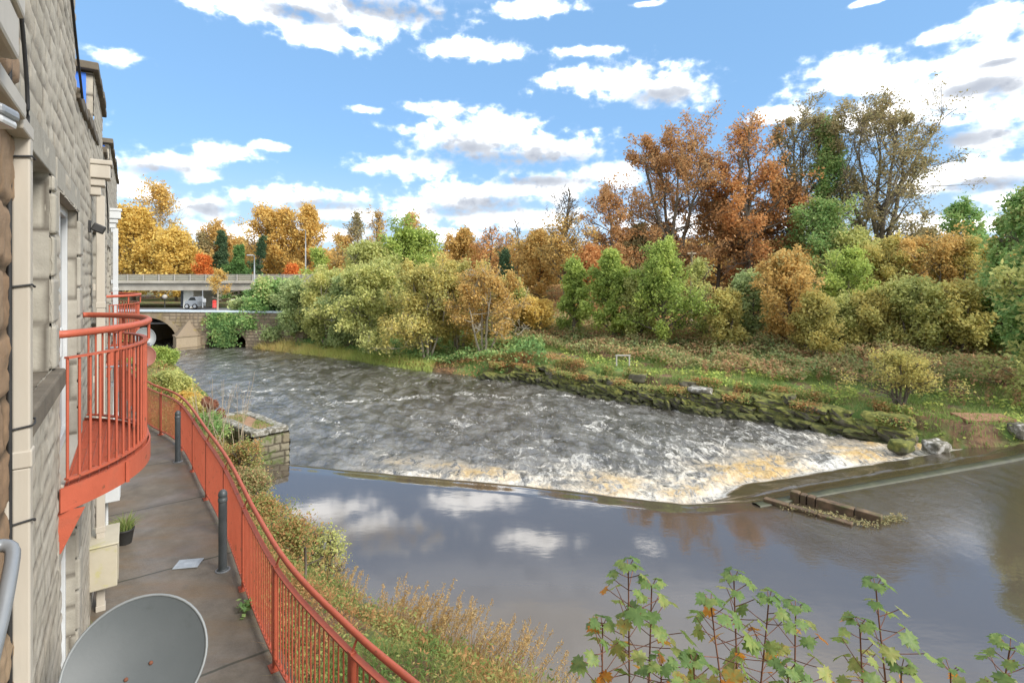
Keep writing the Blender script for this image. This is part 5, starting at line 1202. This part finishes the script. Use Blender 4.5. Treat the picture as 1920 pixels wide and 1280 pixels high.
# meadow grass on the right bank
B, sd = scatter(rng, 150000, -6, 26, 14, 40, lambda x, y, sd, lf: (sd > np.where(x > 14, .05, .35)) & ~lf & (sd < 7.5) & (y < 40) & ((perlin(x*.5, y*.5, 3) > -.12) | ((x > 10) & (perlin(x*.5, y*.5, 3) > -.45))))
mb = MB(); tn = np.clip(.5+.5*fbm(B[:,0]*.5, B[:,1]*.5, 6)+rng.normal(0,.15,len(B)), 0, 1)
blades(mb, B, rng.uniform(.10,.30,len(B))*(.8+.5*fbm(B[:,0]*.9,B[:,1]*.9,8)), np.full(len(B), .035), rng, .8, 2, tint=tn)
tag(mb.build('grass', M['leaf_grass']), 'short green grass covering the far bank above the quay', 'grass', kind='stuff')
# leafy weeds
B, sd = scatter(rng, 26000, 3, 24, 14, 36, lambda x, y, sd, lf: (sd > .3) & ~lf & (sd < 6) & (perlin(x*.55+3, y*.55, 23) > .12))
mb = MB(); B[:,2] += rng.uniform(.03,.28,len(B)); leafq(mb, B, rng.uniform(.05,.10,len(B)), rng, rng.uniform(.2,1,len(B)), .7, .8)
tag(mb.build('weeds', M['leaf_green']), 'broad leaved green weeds among the far bank grass', 'weeds', kind='stuff')
# bramble mass
def bramble(name, label, n, x0, x1, y0, y1, cond, hmax, leaf, ls, seed, cat='bramble'):
    rg_ = R_(seed); B, sd = scatter(rg_, n, x0, x1, y0, y1, cond)
    h = hmax*np.clip(.62+.6*fbm(B[:,0]*.45, B[:,1]*.45, seed)+.25*fbm(B[:,0]*1.6, B[:,1]*1.6, seed+3), .12, 1.5)
    c_ = B.copy(); c_[:,2] += h*rg_.uniform(.05, 1, len(B))**.45
    tn = np.clip(.5+.55*fbm(B[:,0]*.4, B[:,1]*.4, seed+7)+rg_.normal(0,.2,len(B)), 0, 1)
    mb = MB(); leafq(mb, c_, ls*rg_.uniform(.6,1.3,len(B)), rg_, tn, .65, .6)
    return tag(mb.build(name, M['leaf_'+leaf]), label, cat, kind='stuff')
bramble('bramble', 'tangled red green bramble bank behind the far meadow', 130000, -3, 27, 20, 46, lambda x, y, sd, lf: ~lf & (sd > 3.6+1.3*fbm(x*.3, y*.3, 12)+2.2*ss(13,20,x)) & (sd < 13), 1.05, 'bramble', .085, 61)
bramble('undergrowth', 'low dark undergrowth beneath the riverside willows', 70000, -26, 4, 29, 52, lambda x, y, sd, lf: ~lf & (sd > .5) & (sd < 12) & (x < 2), .95, 'ivy', .10, 62)
bramble('fallen_leaves', 'brown and orange leaf litter on the wooded slope', 90000, -8, 36, 34, 74, lambda x, y, sd, lf: ~lf & (sd > 9), .35, 'rust', .12, 63)
bramble('dead_bracken', 'brown dead growth along the edge of the water below the willows', 16000, -9, 4, 27, 37, lambda x, y, sd, lf: ~lf & (sd > -.1) & (sd < 2.2), .35, 'rust', .06, 64)
# woodland that closes the view behind
mb = MB(); rg_ = R_(65); n = 60000; x = rg_.uniform(-70, 120, n); y = rg_.uniform(95, 118, n)
top_ = 9+2.0*fbm(x*.06, y*.06, 66)+2.0*ss(0, 40, x)+1.5*fbm(x*.3, y*.3, 67); c_ = np.stack([x, y, 1+top_*rg_.uniform(0,1,n)**.6], 1)
leafq(mb, c_, rg_.uniform(.35,.6,n), rg_, np.clip(.5+.6*fbm(x*.12, c_[:,2]*.2, 68)+rg_.normal(0,.15,n),0,1), .7); tag(mb.build('distant_woods', M['leaf_amber']), 'distant autumn wood closing the view behind the trees', 'woods', kind='stuff')
# reed fringe, far bank left
B, sd = scatter(rng, 60000, -23, -5, 32, 46, lambda x, y, sd, lf: ~lf & (sd > -.5) & (sd < 2.0+.6*perlin(x*.6, y*.6, 2)) & (x > -21.5))
B[:,2] = np.maximum(B[:,2], -.6); mb = MB(); tn = np.clip(.75-.8*ss(-20,-8,B[:,0])+.35*fbm(B[:,0]*.7,B[:,1]*.7,4)+rng.normal(0,.12,len(B)),0,1)
blades(mb, B, rng.uniform(.2,.8,len(B))*np.clip(1+.9*fbm(B[:,0]*.5,B[:,1]*.5,14),.35,1.7)*(1-.3*ss(-16,-8,B[:,0])), np.full(len(B), .035), rng, .8, 2, tint=tn)
tag(mb.build('reeds', M['leaf_reed']), 'yellow green reed fringe along the far waterside below the willows', 'reeds', kind='stuff')
# dock and dead stems on the meadow
B, sd = scatter(rng, 420, 9, 24, 15, 30, lambda x, y, sd, lf: ~lf & (sd > 2.0) & (sd < 7.5) & (perlin(x*.45, y*.45, 91) > .05))
mb = MB()
for b in B:
    n_ = 46; h = rng.uniform(.5,.95); t_ = rng.uniform(.15,1,n_); c_ = b+np.stack([rng.normal(0,.05,n_),rng.normal(0,.05,n_),t_*h],1); leafq(mb, c_, .035, rng, rng.uniform(0,1,n_), .6)
tag(mb.build('dead_docks', M['leaf_dock']), 'reddish brown dead dock spikes standing in the far meadow', 'dead plants', kind='stuff')
# moss and weeds on top of the quay
QB = QUAY[rng.integers(10, 395, 30000)]; QB = np.c_[QB+np.array([.5,.7])*rng.uniform(.0,1.5,(30000,1))+rng.normal(0,.08,(30000,2)), np.full(30000,.0)]; QB[:,2] = np.maximum(ground_z(QB[:,0],QB[:,1]), .12)+rng.uniform(.0,.30,30000)
kq = perlin(QB[:,0]*.8, QB[:,1]*.8, 19) > -.05; QB = QB[kq]; mb = MB(); leafq(mb, QB, rng.uniform(.03,.065,len(QB)), rng, np.clip(.5+.6*fbm(QB[:,0]*.6,QB[:,1]*.6,29)+rng.normal(0,.15,len(QB)),0,1), .7, .6)
tag(mb.build('quay_weeds', M['leaf_mixbank']), 'low weeds and brown leaves growing over the top of the quay wall', 'weeds', kind='stuff')

# ------------------------------------------------------------------ near bank
def nearbank(x, y, sd, lf): return lf & (sd > -.25) & (sd < 7) & (y > 1.0) & (y < 40)
fdist = lambda x, y: np.min(np.hypot(x[:,None]-fp[None,::3,0], y[:,None]-fp[None,::3,1]), 1)
def outside(x, y):   # river side of the railing
    k = np.argmin(np.hypot(x[:,None]-fp[None,::2,0], y[:,None]-fp[None,::2,1]), 1)*2
    return ((x-fp[k,0])*nr[k,0]+(y-fp[k,1])*nr[k,1]) > .06
B, sd = scatter(rng, 420000, -30, 6, 1.5, 40, nearbank); k = outside(B[:,0], B[:,1]); B = B[k]; sd = sd[k]
pt = fbm(B[:,0]*.9, B[:,1]*.9, 33); mb = MB()
c_ = B.copy(); hgt = np.clip(.38+.35*fbm(B[:,0]*1.1, B[:,1]*1.1, 35), .06, .75)*ss(-.3,.5,sd); c_[:,2] += hgt*rng.uniform(.02,1,len(B))**.6
leafq(mb, c_, rng.uniform(.013,.030,len(B))*(.8+.05*B[:,1]), rng, np.clip(.5+1.2*pt+rng.normal(0,.12,len(B)),0,1), .42, .4)
tag(mb.build('bank_weeds', M['leaf_mixbank']), 'green and orange tangled weeds on the near bank outside the railing', 'weeds', kind='stuff')
B, sd = scatter(rng, 150000, -4.5, 5, 1.2, 9.5, nearbank); k = outside(B[:,0], B[:,1]); B = B[k]; sd = sd[k]; B = B[:34000]; sd = sd[:34000]
c_ = B.copy(); c_[:,2] += np.clip(.2+.2*fbm(B[:,0]*1.3, B[:,1]*1.3, 135), .03, .4)*rng.uniform(.02,1,len(B))**.6
mb = MB(); leafq(mb, c_, rng.uniform(.014,.034,len(B)), rng, np.clip(.42+1.1*fbm(B[:,0]*.8, B[:,1]*.8, 133)+rng.normal(0,.12,len(B)),0,1), .45, .4)
tag(mb.build('low_weeds', M['leaf_mixbank']), 'low matted green weeds close beside the foot of the railing', 'weeds', kind='stuff')
B, sd = scatter(rng, 150000, -12, 5, 1.5, 18, nearbank); k = outside(B[:,0], B[:,1]) & (perlin(B[:,0]*.7, B[:,1]*.7, 44) > -.2); B = B[k]; B = B[:30000]
mb = MB(); tn = np.clip(.4+1.1*fbm(B[:,0]*.6, B[:,1]*.6, 45)+rng.normal(0,.1,len(B)),0,1)
blades(mb, B, rng.uniform(.12,.36,len(B)), np.full(len(B), .010), rng, 1.2, 3, tint=tn)
tag(mb.build('bank_grass', M['leaf_mixbank']), 'long mixed green grass drooping down the near bank', 'grass', kind='stuff')
# brown feathery reed grass along the water
def tussock(px, py, n, h, label, seed, leaf='straw', spreadr=.35, lean=(.5,-.1,0), heads=True):
    rg_ = R_(seed); b = G(px, py, .35); b[2] = float(ground_z(b[:1], b[1:2])[0])
    t = thing('reed_clump', label, 'reed clump', b, 'brown reed grass clumps on the near bank')
    r_ = spreadr*np.sqrt(rg_.uniform(0,1,n)); a_ = rg_.uniform(0,6.28,n); B_ = b+np.stack([r_*np.cos(a_), r_*np.sin(a_), np.zeros(n)],1); B_[:,2] = np.maximum(ground_z(B_[:,0],B_[:,1]), -.05)
    hh = h*rg_.uniform(.5,1.1,n); m_ = MB(); blades(m_, B_, hh, np.full(n,.010), rg_, .9, 3, leandir=lean, tint=rg_.uniform(0,1,n)); m_.build('blades', M['leaf_'+leaf], t)
    if heads:
        nh = max(10, n//9); k_ = rg_.integers(0, n, nh); m_ = MB(); ln = np.asarray(lean)
        for q_ in k_:
            p0 = B_[q_]; dv = unit(np.array([rg_.normal(0,.22),rg_.normal(0,.22),1])+ln*.7); H_ = h*rg_.uniform(1.0,1.55); tip = p0+dv*H_
            tubes(m_, np.array([p0, p0+dv*H_*.5, tip]), .0028, 3, tint=.3)
            mm = 60; s_ = rg_.uniform(.62,1.0,mm); c2 = p0+dv*H_*s_[:,None]+rg_.normal(0,.022,(mm,3))*(1.25-s_)[:,None]*2; leafq(m_, c2, .016, rg_, rg_.uniform(.2,1,mm), .35, .2)
        m_.build('seed_heads', M['leaf_straw'], t)
    return t
for k, (px, py, n, h, lb) in enumerate(((770,1275,300,.5,'tall brown reed clump closest to the railing at the bottom'),(850,1300,300,.62,'feathery brown reed clump left of the bottom middle'),(915,1320,260,.58,'brown reed clump leaning over the dark water at the bottom'),
        (985,1345,200,.6,'lone brown reed clump furthest out at the bottom edge'),(690,1185,160,.42,'ragged straw clump half way along the near bank'),(620,1080,160,.4,'orange straw clump by the thin dead stem'),(735,1225,200,.5,'dense straw clump just above the closest one'))):
    tussock(px, py, n, h, lb, 700+k)
# shrubs on the near bank
NB = dict(kind='dome', stems=4, cb=.05, scat=.07, low=0, el=(5,60), twig_r=.004)
def S(x, y, H, R, leaf, label, ls, name='shrub', group='shrubs on the near bank', **k):
    _seed[0] += 7; zb = float(ground_z(np.array([x]), np.array([float(y)]))[0]); wm, cm = gen_tree(k.pop('seed', _seed[0]), None, H, R, leaf, ls=ls, r0=k.pop('r0', .03), **k); return plant(name, label, 'shrub', (x, y, zb-.03), wm, cm, group)
S(-13.0, 20.3, .75, .9, 'olive', 'leafy olive shrub beyond the railing below the small dishes', .055, **NB, **FULL)
S(-16.2, 24.5, .7, 1.2, 'green', 'greener shrub farthest down the near bank', .065, **NB, **FULL)
S(-11.0, 18.2, .75, .9, 'olivey', 'yellowing shrub behind the sluice gear', .05, **NB, **MID)
S(-11.9, 19.5, .7, .6, 'yellow', 'straw yellow shrub between the two green ones', .05, **NB, **LOW)
S(-8.6, 14.9, .5, .5, 'ivy', 'small dark green shrub at the back of the pier', .045, **NB, **MID)
S(-6.9, 13.7, .95, .65, 'mixbank', 'twiggy bush of yellow and red leaves before the pier', .035, keep=.55, **{**NB,'twig_r':.005}, **MID)
S(-6.1, 12.5, .7, .55, 'bramble', 'bramble bush of orange leaves overhanging the pool', .032, keep=.7, **NB, **MID)
S(-5.2, 11.0, .55, .6, 'mixbank', 'rounded green bush beside the second bollard railing', .03, **NB, **MID)
S(-3.8, 9.1, .5, .6, 'mixbank', 'yellow green bush on the near bank mid way', .028, **NB, **MID)
S(-3.4, 9.6, .85, .4, 'olive', 'thin leafy sapling over the still water', .03, keep=.4, **{**NB,'stems':2,'twig_r':.005}, **LOW)
# dry stalks beside the pier
t = thing('dry_stalks', 'bare pale dry stalks standing beside the stone pier', 'dry stalks', (-8.3, 14.6, .6)); rg_ = R_(88); mb = MB()
for k in range(26):
    b = np.array([-8.35+rg_.normal(0,.35), 14.9+rg_.normal(0,.5), .5]); dv = unit(np.array([rg_.normal(0,.2),rg_.normal(0,.2),1])); L = rg_.uniform(.9,2.2)
    pth = b+dv*L*np.linspace(0,1,6)[:,None]+np.cumsum(rg_.normal(0,.025,(6,3)),0); tubes(mb, pth, np.linspace(.011,.004,6)[None], 4)
    for j in range(3):
        s_ = pth[rg_.integers(2,5)]; d2 = unit(dv+rg_.normal(0,.6,3)); tubes(mb, np.array([s_, s_+d2*.2, s_+d2*.4+UP*.05]), .0035, 3)
mb.build('stems', M['wood_pole'], t, True)
b = G(572, 1110, 1.2); mb = MB(); tubes(mb, np.array([b, b+UP*.35+np.array([.01,0,0]), b+UP*.62]), np.array([[.022,.018,.016]]), 6, True); tubes(mb, np.array([b+UP*.36, b+UP*.42+np.array([.12,0,0]), b+UP*.47+np.array([.24,.03,0])]), .009, 5)
tag(mb.build('dead_stem', M['bark'], None, True), 'sawn off dead stem with one side twig outside the railing', 'dead stem')
# ivy on the old bridge
rg_ = R_(93); n = 9000; x = rg_.normal(-24.0, 1.0, n); zz = rg_.uniform(-.45, 2.35, n); wgt = np.exp(-((x+24.0)/(.65+.5*(zz+.5)/2.8))**2)*(1+.4*perlin(x*2, zz*2, 7)); k = rg_.uniform(0,1,n) < wgt; x = x[k]; zz = zz[k]
c_ = np.stack([x, BY-.12-rg_.uniform(0,.45,len(x))*(1-np.abs(zz-.9)/2.2), zz], 1); mb = MB(); leafq(mb, c_, .11, rg_, np.clip(.45+.5*fbm(x*1.2, zz*1.2, 8)+rg_.normal(0,.15,len(x)),0,1), .7, .1)
tag(mb.build('ivy', M['leaf_ivy'], None), 'green ivy hanging over the old stone bridge', 'ivy')
# weeds on the path edge and hopper moss
for (u, lb) in ((7.0,'tuft of green weed at the wall foot near the grey dish'),(7.6,'tuft of weed under the cream meter box')):
    b = wl(u, .12, 1.5); mb = MB(); n = 120; r_ = rg_.uniform(0,.1,n); a_ = rg_.uniform(0,6.28,n); blades(mb, b+np.stack([r_*np.cos(a_),r_*np.sin(a_),np.zeros(n)],1), rg_.uniform(.05,.18,n), np.full(n,.01), rg_, 1.1, 2, az=a_); tag(mb.build('weed_tuft', M['leaf_grass']), lb, 'weed')
b = G(468, 1142, 1.5); mb = MB(); n = 70; leafq(mb, b+rg_.normal(0,.07,(n,3))*np.array([1,1,.4])+UP*.07, .035, rg_, rg_.uniform(.2,.7,n), .8, .8); tag(mb.build('weed_tuft', M['leaf_ivy']), 'broad leaved weed at the foot of the railing', 'weed')

# ------------------------------------------------------------------ sycamore saplings in the foreground
LEAF2D = [(0,0),(.10,-.06),(.34,-.16),(.30,.02),(.56,.02),(.46,.16),(.64,.36),(.42,.36),(.44,.56),(.26,.50),(.22,.74),(.10,.70),(0,1.0)]
LEAF2D = LEAF2D+[(-x, y) for x, y in LEAF2D[-2:0:-1]]
LV = np.array(LEAF2D)
def maple_leaf(mb, p, d, nrm, s, tint, rng):
    d = unit(d); nrm = unit(nrm-d*(nrm@d)); sd_ = np.cross(d, nrm); curl = rng.uniform(.12,.4)
    x, y = LV[:,0]*rng.uniform(.9,1.1), LV[:,1]; zc = -curl*(y*y)*.6-.35*np.abs(x)**1.4*rng.uniform(.3,1.1)+.04*np.sin(9*x+rng.uniform(0,6))
    V = p+s*(x[:,None]*sd_+y[:,None]*d+zc[:,None]*nrm); cen = p+s*(.36*d-.02*nrm)
    n = len(V); mb.add(np.vstack([V, cen]), tris=[(i, (i+1) % n, n) for i in range(n)], tint=tint)
def sapling(px, top, d, label, seed, tiers, ls=.1, lean=0.0, bare=False):
    rg_ = R_(seed); tip = P(px, top+12, d); x, y = tip[0]-lean, tip[1]-.05
    zb = .9; base = np.array([x, y, zb]); t = thing('sycamore_sapling', label, 'sapling', base, 'sycamore saplings along the bottom')
    pth = spline([base, base+(tip-base)*.35+rg_.normal(0,.045,3), base+(tip-base)*.7+rg_.normal(0,.04,3), tip], 18)
    m_ = MB(); tubes(m_, pth, np.linspace(.011,.0035,18)[None], 7, True); lv = MB(); L = np.linalg.norm(tip-base); a0 = rg_.uniform(0,6)
    for k in range(int(tiers*1.35) if not bare else tiers):
        s_ = 1-(k*.066+rg_.uniform(0,.02))/L; 
        if s_ < .1: break
        o = np.array([np.interp(s_*17, np.arange(18), pth[:,j]) for j in range(3)])
        for side in range(6 if k == 0 else 3):
            if k > 0 and rg_.uniform() < (.2 if not bare else .7): continue
            az = a0+k*1.57+side*(2.2 if k else 1.05)+rg_.normal(0,.25); el_ = .75-.18*k*.4 if k else .9
            pl = (.05+.028*min(k,4))*rg_.uniform(.8,1.25); dv = np.array([math.cos(az)*math.cos(el_), math.sin(az)*math.cos(el_), math.sin(el_)*.8]); e_ = o+dv*pl
            tubes(m_, np.array([o, o+dv*pl*.55-UP*.004, e_-UP*.003]), .0022, 5)
            out = np.array([math.cos(az), math.sin(az), -.25-.14*min(k,4)*rg_.uniform(.3,1.3)])
            sz = ls*.84*(.72+.12*min(k,3))*rg_.uniform(.8,1.15)
            age = min(1, k/7); tn = .1+.5*age*rg_.uniform(.3,1.3)+rg_.normal(0,.12)
            if k > 2 and rg_.uniform() < .2: tn = rg_.uniform(.82,1); sz *= .75
            maple_leaf(lv, e_, out, UP*1.0+rg_.normal(0,.3,3), sz, float(np.clip(tn,0,1)), rg_)
    m_.build('stem', M['stem_red'], t, True); lv.build('leaves', M['leaf_maple'], t, True)
for k, (px, top, d, ti, lb, kw) in enumerate(((1178,1046,2.75,9,'tallest sycamore sapling with a full green crown',{}),(1130,1158,2.7,5,'short sycamore sapling left of the tallest one',{}),(1222,1085,2.8,8,'sycamore sapling leaning just behind the tallest one',dict(lean=-.04)),
        (1376,1072,2.8,8,'tall sycamore sapling in the middle with yellow leaves',{}),(1332,1112,2.65,7,'bushy sycamore sapling left of the middle one',dict(lean=.05)),(1442,1108,2.75,8,'green sycamore sapling right of the middle one',{}),
        (1492,1126,2.8,6,'thin sycamore sapling fourth in the middle cluster',{}),(1642,1088,2.75,8,'sycamore sapling with orange leaves standing alone at right',dict(lean=.03)),(1612,1158,2.7,6,'lower sycamore sapling left of the orange leaved one',dict(lean=.05)),
        (1240,1232,2.5,4,'low leafy sycamore sapling cut by the bottom edge at left',{}),(1300,1228,2.55,4,'low bright green sycamore sapling beside the cut one',{}),(1478,1240,2.5,4,'low sycamore sapling under the middle cluster at the bottom edge',{}),
        (1894,1200,2.7,5,'sycamore sapling at the right corner with orange lower leaves',{}),(1690,1240,2.7,2,'bare sapling tip with two orange leaves at the bottom',dict(bare=True)),(1782,1240,2.7,1,'single stem tip with one withered leaf at the bottom',dict(bare=True,ls=.06)))):
    sapling(px, top, d, lb, 500+k*3, ti, **kw)

# ------------------------------------------------------------------ sky, sun, camera
w = bpy.data.worlds.new('World'); scene.world = w; w.use_nodes = True; nt = w.node_tree; nt.nodes.clear()
out = nt.nodes.new('ShaderNodeOutputWorld'); bg = nt.nodes.new('ShaderNodeBackground'); nt.links.new(bg.outputs[0], out.inputs[0])
sky = nt.nodes.new('ShaderNodeTexSky'); sky.sky_type = 'NISHITA'; sky.sun_disc = False; sky.sun_elevation = SUN_EL
sky.sun_rotation = math.atan2(SUN[0], SUN[1]); sky.air_density = 1.0; sky.dust_density = .35; sky.ozone_density = 2.2
STR = .13; bg.inputs[1].default_value = STR
tc = nt.nodes.new('ShaderNodeTexCoord'); sp = nt.nodes.new('ShaderNodeSeparateXYZ'); nt.links.new(tc.outputs['Generated'], sp.inputs[0])
az = math_(nt, 'ARCTAN2', sp.outputs[0], sp.outputs[1])
hyp = math_(nt, 'SQRT', math_(nt, 'ADD', math_(nt, 'MULTIPLY', sp.outputs[0], sp.outputs[0]), math_(nt, 'MULTIPLY', sp.outputs[1], sp.outputs[1])))
el_ = math_(nt, 'ARCTAN2', sp.outputs[2], hyp)
# direction (azimuth, elevation) in degrees; clouds are placed in the sky by direction
cb_ = nt.nodes.new('ShaderNodeCombineXYZ'); nt.links.new(math_(nt, 'MULTIPLY', az, 57.2958), cb_.inputs[0]); nt.links.new(math_(nt, 'MULTIPLY', el_, 57.2958), cb_.inputs[1])
dirv = cb_.outputs[0]
def dn(px, py):
    a = math.atan2(px-960, 1000); e = math.atan2((515-py), math.hypot(1000, px-960)); return math.degrees(a), math.degrees(e)
wn = nt.nodes.new('ShaderNodeTexNoise'); wn.inputs['Scale'].default_value = .28; wn.inputs['Detail'].default_value = 4; wn.inputs['Roughness'].default_value = .5
nt.links.new(mapping(nt, dirv, (1,1.5,1)), wn.inputs['Vector'])
def cloud_field(lst, v):
    cur = None
    for (px, py, rx_, ry_) in lst:
        a, e = dn(px, py); a2, _ = dn(px+rx_, py); _, e2 = dn(px, py-ry_); ra = a2-a; re = e2-e
        k = nt.nodes.new('ShaderNodeVectorMath'); k.operation = 'MULTIPLY_ADD'; nt.links.new(v, k.inputs[0]); k.inputs[1].default_value = (1/ra, 1/re, 0); k.inputs[2].default_value = (-a/ra, -e/re, 0)
        l = nt.nodes.new('ShaderNodeVectorMath'); l.operation = 'LENGTH'; nt.links.new(k.outputs[0], l.inputs[0])
        cur = l.outputs['Value'] if cur is None else math_(nt, 'SMOOTH_MIN', cur, l.outputs['Value'], .35)
    return math_(nt, 'SUBTRACT', 1.0, cur)
CL = [(600,8,255,34),(480,22,130,30),(625,70,115,28),(690,40,90,30),(995,16,88,20),(890,93,96,22),(855,98,70,16),(1095,96,76,12),(1160,150,140,34),(1265,170,78,36),(1060,150,50,20),(205,105,62,18),(682,205,30,9),(848,206,84,15),
      (905,265,150,42),(1010,280,140,34),(770,315,100,24),(930,235,90,24),(432,286,62,20),(500,272,45,11),(300,305,95,26),(370,325,45,18),(555,370,120,26),(390,388,60,26),(270,362,60,22),(640,400,90,18),
      (880,372,120,34),(1030,350,150,30),(960,410,160,24),(1140,330,70,26),(780,395,70,26),(830,440,90,16),(1640,150,190,34),(1585,130,100,34),(1480,215,80,18),(1755,185,190,70),(1870,110,120,90),(1860,40,70,34),(1765,68,60,16),(1640,215,120,30),(1850,255,90,24),
      (1830,330,130,36),(1880,370,110,30),(1740,340,60,26),(1720,410,60,11),(1790,425,130,16),(1630,4,44,8),(1215,7,30,6),
      (1950,150,160,140),(2150,220,220,110),(2100,380,260,50),(60,330,200,50),(0,180,160,50),(1340,420,260,24),(500,440,220,20)]
f = cloud_field(CL, dirv)
wf = noise(nt, mapping(nt, dirv, (1,1.4,1), loc=(7,3,0)), .8, 5, .5)
edge = math_(nt, 'ADD', math_(nt, 'MULTIPLY', math_(nt, 'SUBTRACT', wn.outputs[0], .5), 2.1), math_(nt, 'MULTIPLY', math_(nt, 'SUBTRACT', wf, .5), 1.5))
dens = math_(nt, 'ADD', math_(nt, 'ADD', f, .06), edge)
# generic broken cloud for the rest of the dome (overhead and behind)
gn = noise(nt, mapping(nt, tc.outputs['Generated'], (1.5,1.5,2.2), loc=(3.1,.4,1.2)), 1.9, 6, .6)
gmask = maprange(nt, el_, math.radians(26.5), math.radians(33))
back = maprange(nt, sp.outputs[1], .62, .40)
gsel = math_(nt, 'MAXIMUM', gmask, back)
gd = math_(nt, 'MULTIPLY', math_(nt, 'SUBTRACT', gn, .34), 3.6)
dens_all = math_(nt, 'ADD', math_(nt, 'MULTIPLY', dens, math_(nt, 'SUBTRACT', 1.0, gsel)), math_(nt, 'MULTIPLY', gd, gsel))
mask = math_(nt, 'POWER', maprange(nt, dens_all, -.35, .72), 2.3)
mask = math_(nt, 'MAXIMUM', mask, math_(nt, 'MULTIPLY', gsel, .62))
# relief: thick undersides are greyer than the lit tops
up = nt.nodes.new('ShaderNodeVectorMath'); up.operation = 'ADD'; nt.links.new(mapping(nt, dirv, (1,1.5,1)), up.inputs[0]); up.inputs[1].default_value = (-.6, 1.6, 0)
w2 = nt.nodes.new('ShaderNodeTexNoise'); w2.inputs['Scale'].default_value = .28; w2.inputs['Detail'].default_value = 4; w2.inputs['Roughness'].default_value = .6; nt.links.new(up.outputs[0], w2.inputs['Vector'])
rel = math_(nt, 'SUBTRACT', w2.outputs[0], wn.outputs[0])
GL = [(960,298,150,22),(880,278,60,20),(920,385,80,20),(850,395,60,14),(1250,178,60,18),(720,20,110,22),(560,25,80,18),(600,385,80,12),(390,392,40,16),(300,318,60,14),(1790,262,110,16),(1830,165,100,16),(1870,118,50,8),(1850,345,90,16),(1010,340,90,12)]
gr = maprange(nt, math_(nt, 'ADD', cloud_field(GL, dirv), math_(nt, 'MULTIPLY', edge, .75)), -1.1, 1.25)
shade = math_(nt, 'ADD', math_(nt, 'MULTIPLY', maprange(nt, rel, -.02, .25), .38), math_(nt, 'MULTIPLY', gr, .95), None, True)
gshade = maprange(nt, gd, .1, 1.2, .30, .62)
shade = math_(nt, 'ADD', math_(nt, 'MULTIPLY', shade, math_(nt, 'SUBTRACT', 1.0, gsel)), math_(nt, 'MULTIPLY', gshade, gsel))
cc = ramp(nt, shade, [(0,val(1.0)),(.35,(.52,.53,.54)),(.7,(.24,.255,.28)),(1,(.17,.185,.215))])
CB = 1.05
sc2 = nt.nodes.new('ShaderNodeVectorMath'); sc2.operation = 'SCALE'; nt.links.new(cc, sc2.inputs[0]); sc2.inputs['Scale'].default_value = CB/STR
sk = mixc(nt, .72, mixc(nt, 1.0, sky.outputs[0], (.54,.60,.64), 'MULTIPLY'), (.094/STR,.184/STR,.312/STR))
sk = mixc(nt, maprange(nt, el_, math.radians(13), math.radians(1), 0, .45), sk, (.27/STR,.31/STR,.36/STR))
col = mixc(nt, mask, sk, sc2.outputs[0])
nt.links.new(col, bg.inputs[0])
w.cycles.sampling_method = 'MANUAL'; w.cycles.sample_map_resolution = 512

sl = bpy.data.lights.new('sun', 'SUN'); sl.energy = 1.5; sl.angle = math.radians(20); sl.color = (1, .95, .87)
so = bpy.data.objects.new('sun', sl); COL.objects.link(so)
sv = Vector((SUN[0]*math.cos(SUN_EL), SUN[1]*math.cos(SUN_EL), math.sin(SUN_EL))); so.rotation_euler = sv.to_track_quat('Z', 'Y').to_euler(); so.location = sv*50

cam = bpy.data.cameras.new('camera'); co = bpy.data.objects.new('camera', cam); COL.objects.link(co)
co.location = (0, 0, CAMZ); co.rotation_euler = (math.pi/2, 0, 0)
cam.sensor_width = 36; cam.lens = 36*F/1920; cam.shift_y = (515-640)/1920; cam.clip_end = 2000; cam.clip_start = .05
scene.camera = co
vs = scene.view_settings; vs.view_transform = 'Standard'; vs.look = 'None'; vs.exposure = 1.55; vs.gamma = 1
scene.cycles.max_bounces = 6; scene.cycles.diffuse_bounces = 3; scene.cycles.glossy_bounces = 3; scene.cycles.transmission_bounces = 4; scene.cycles.transparent_max_bounces = 4
scene.cycles.use_denoising = True
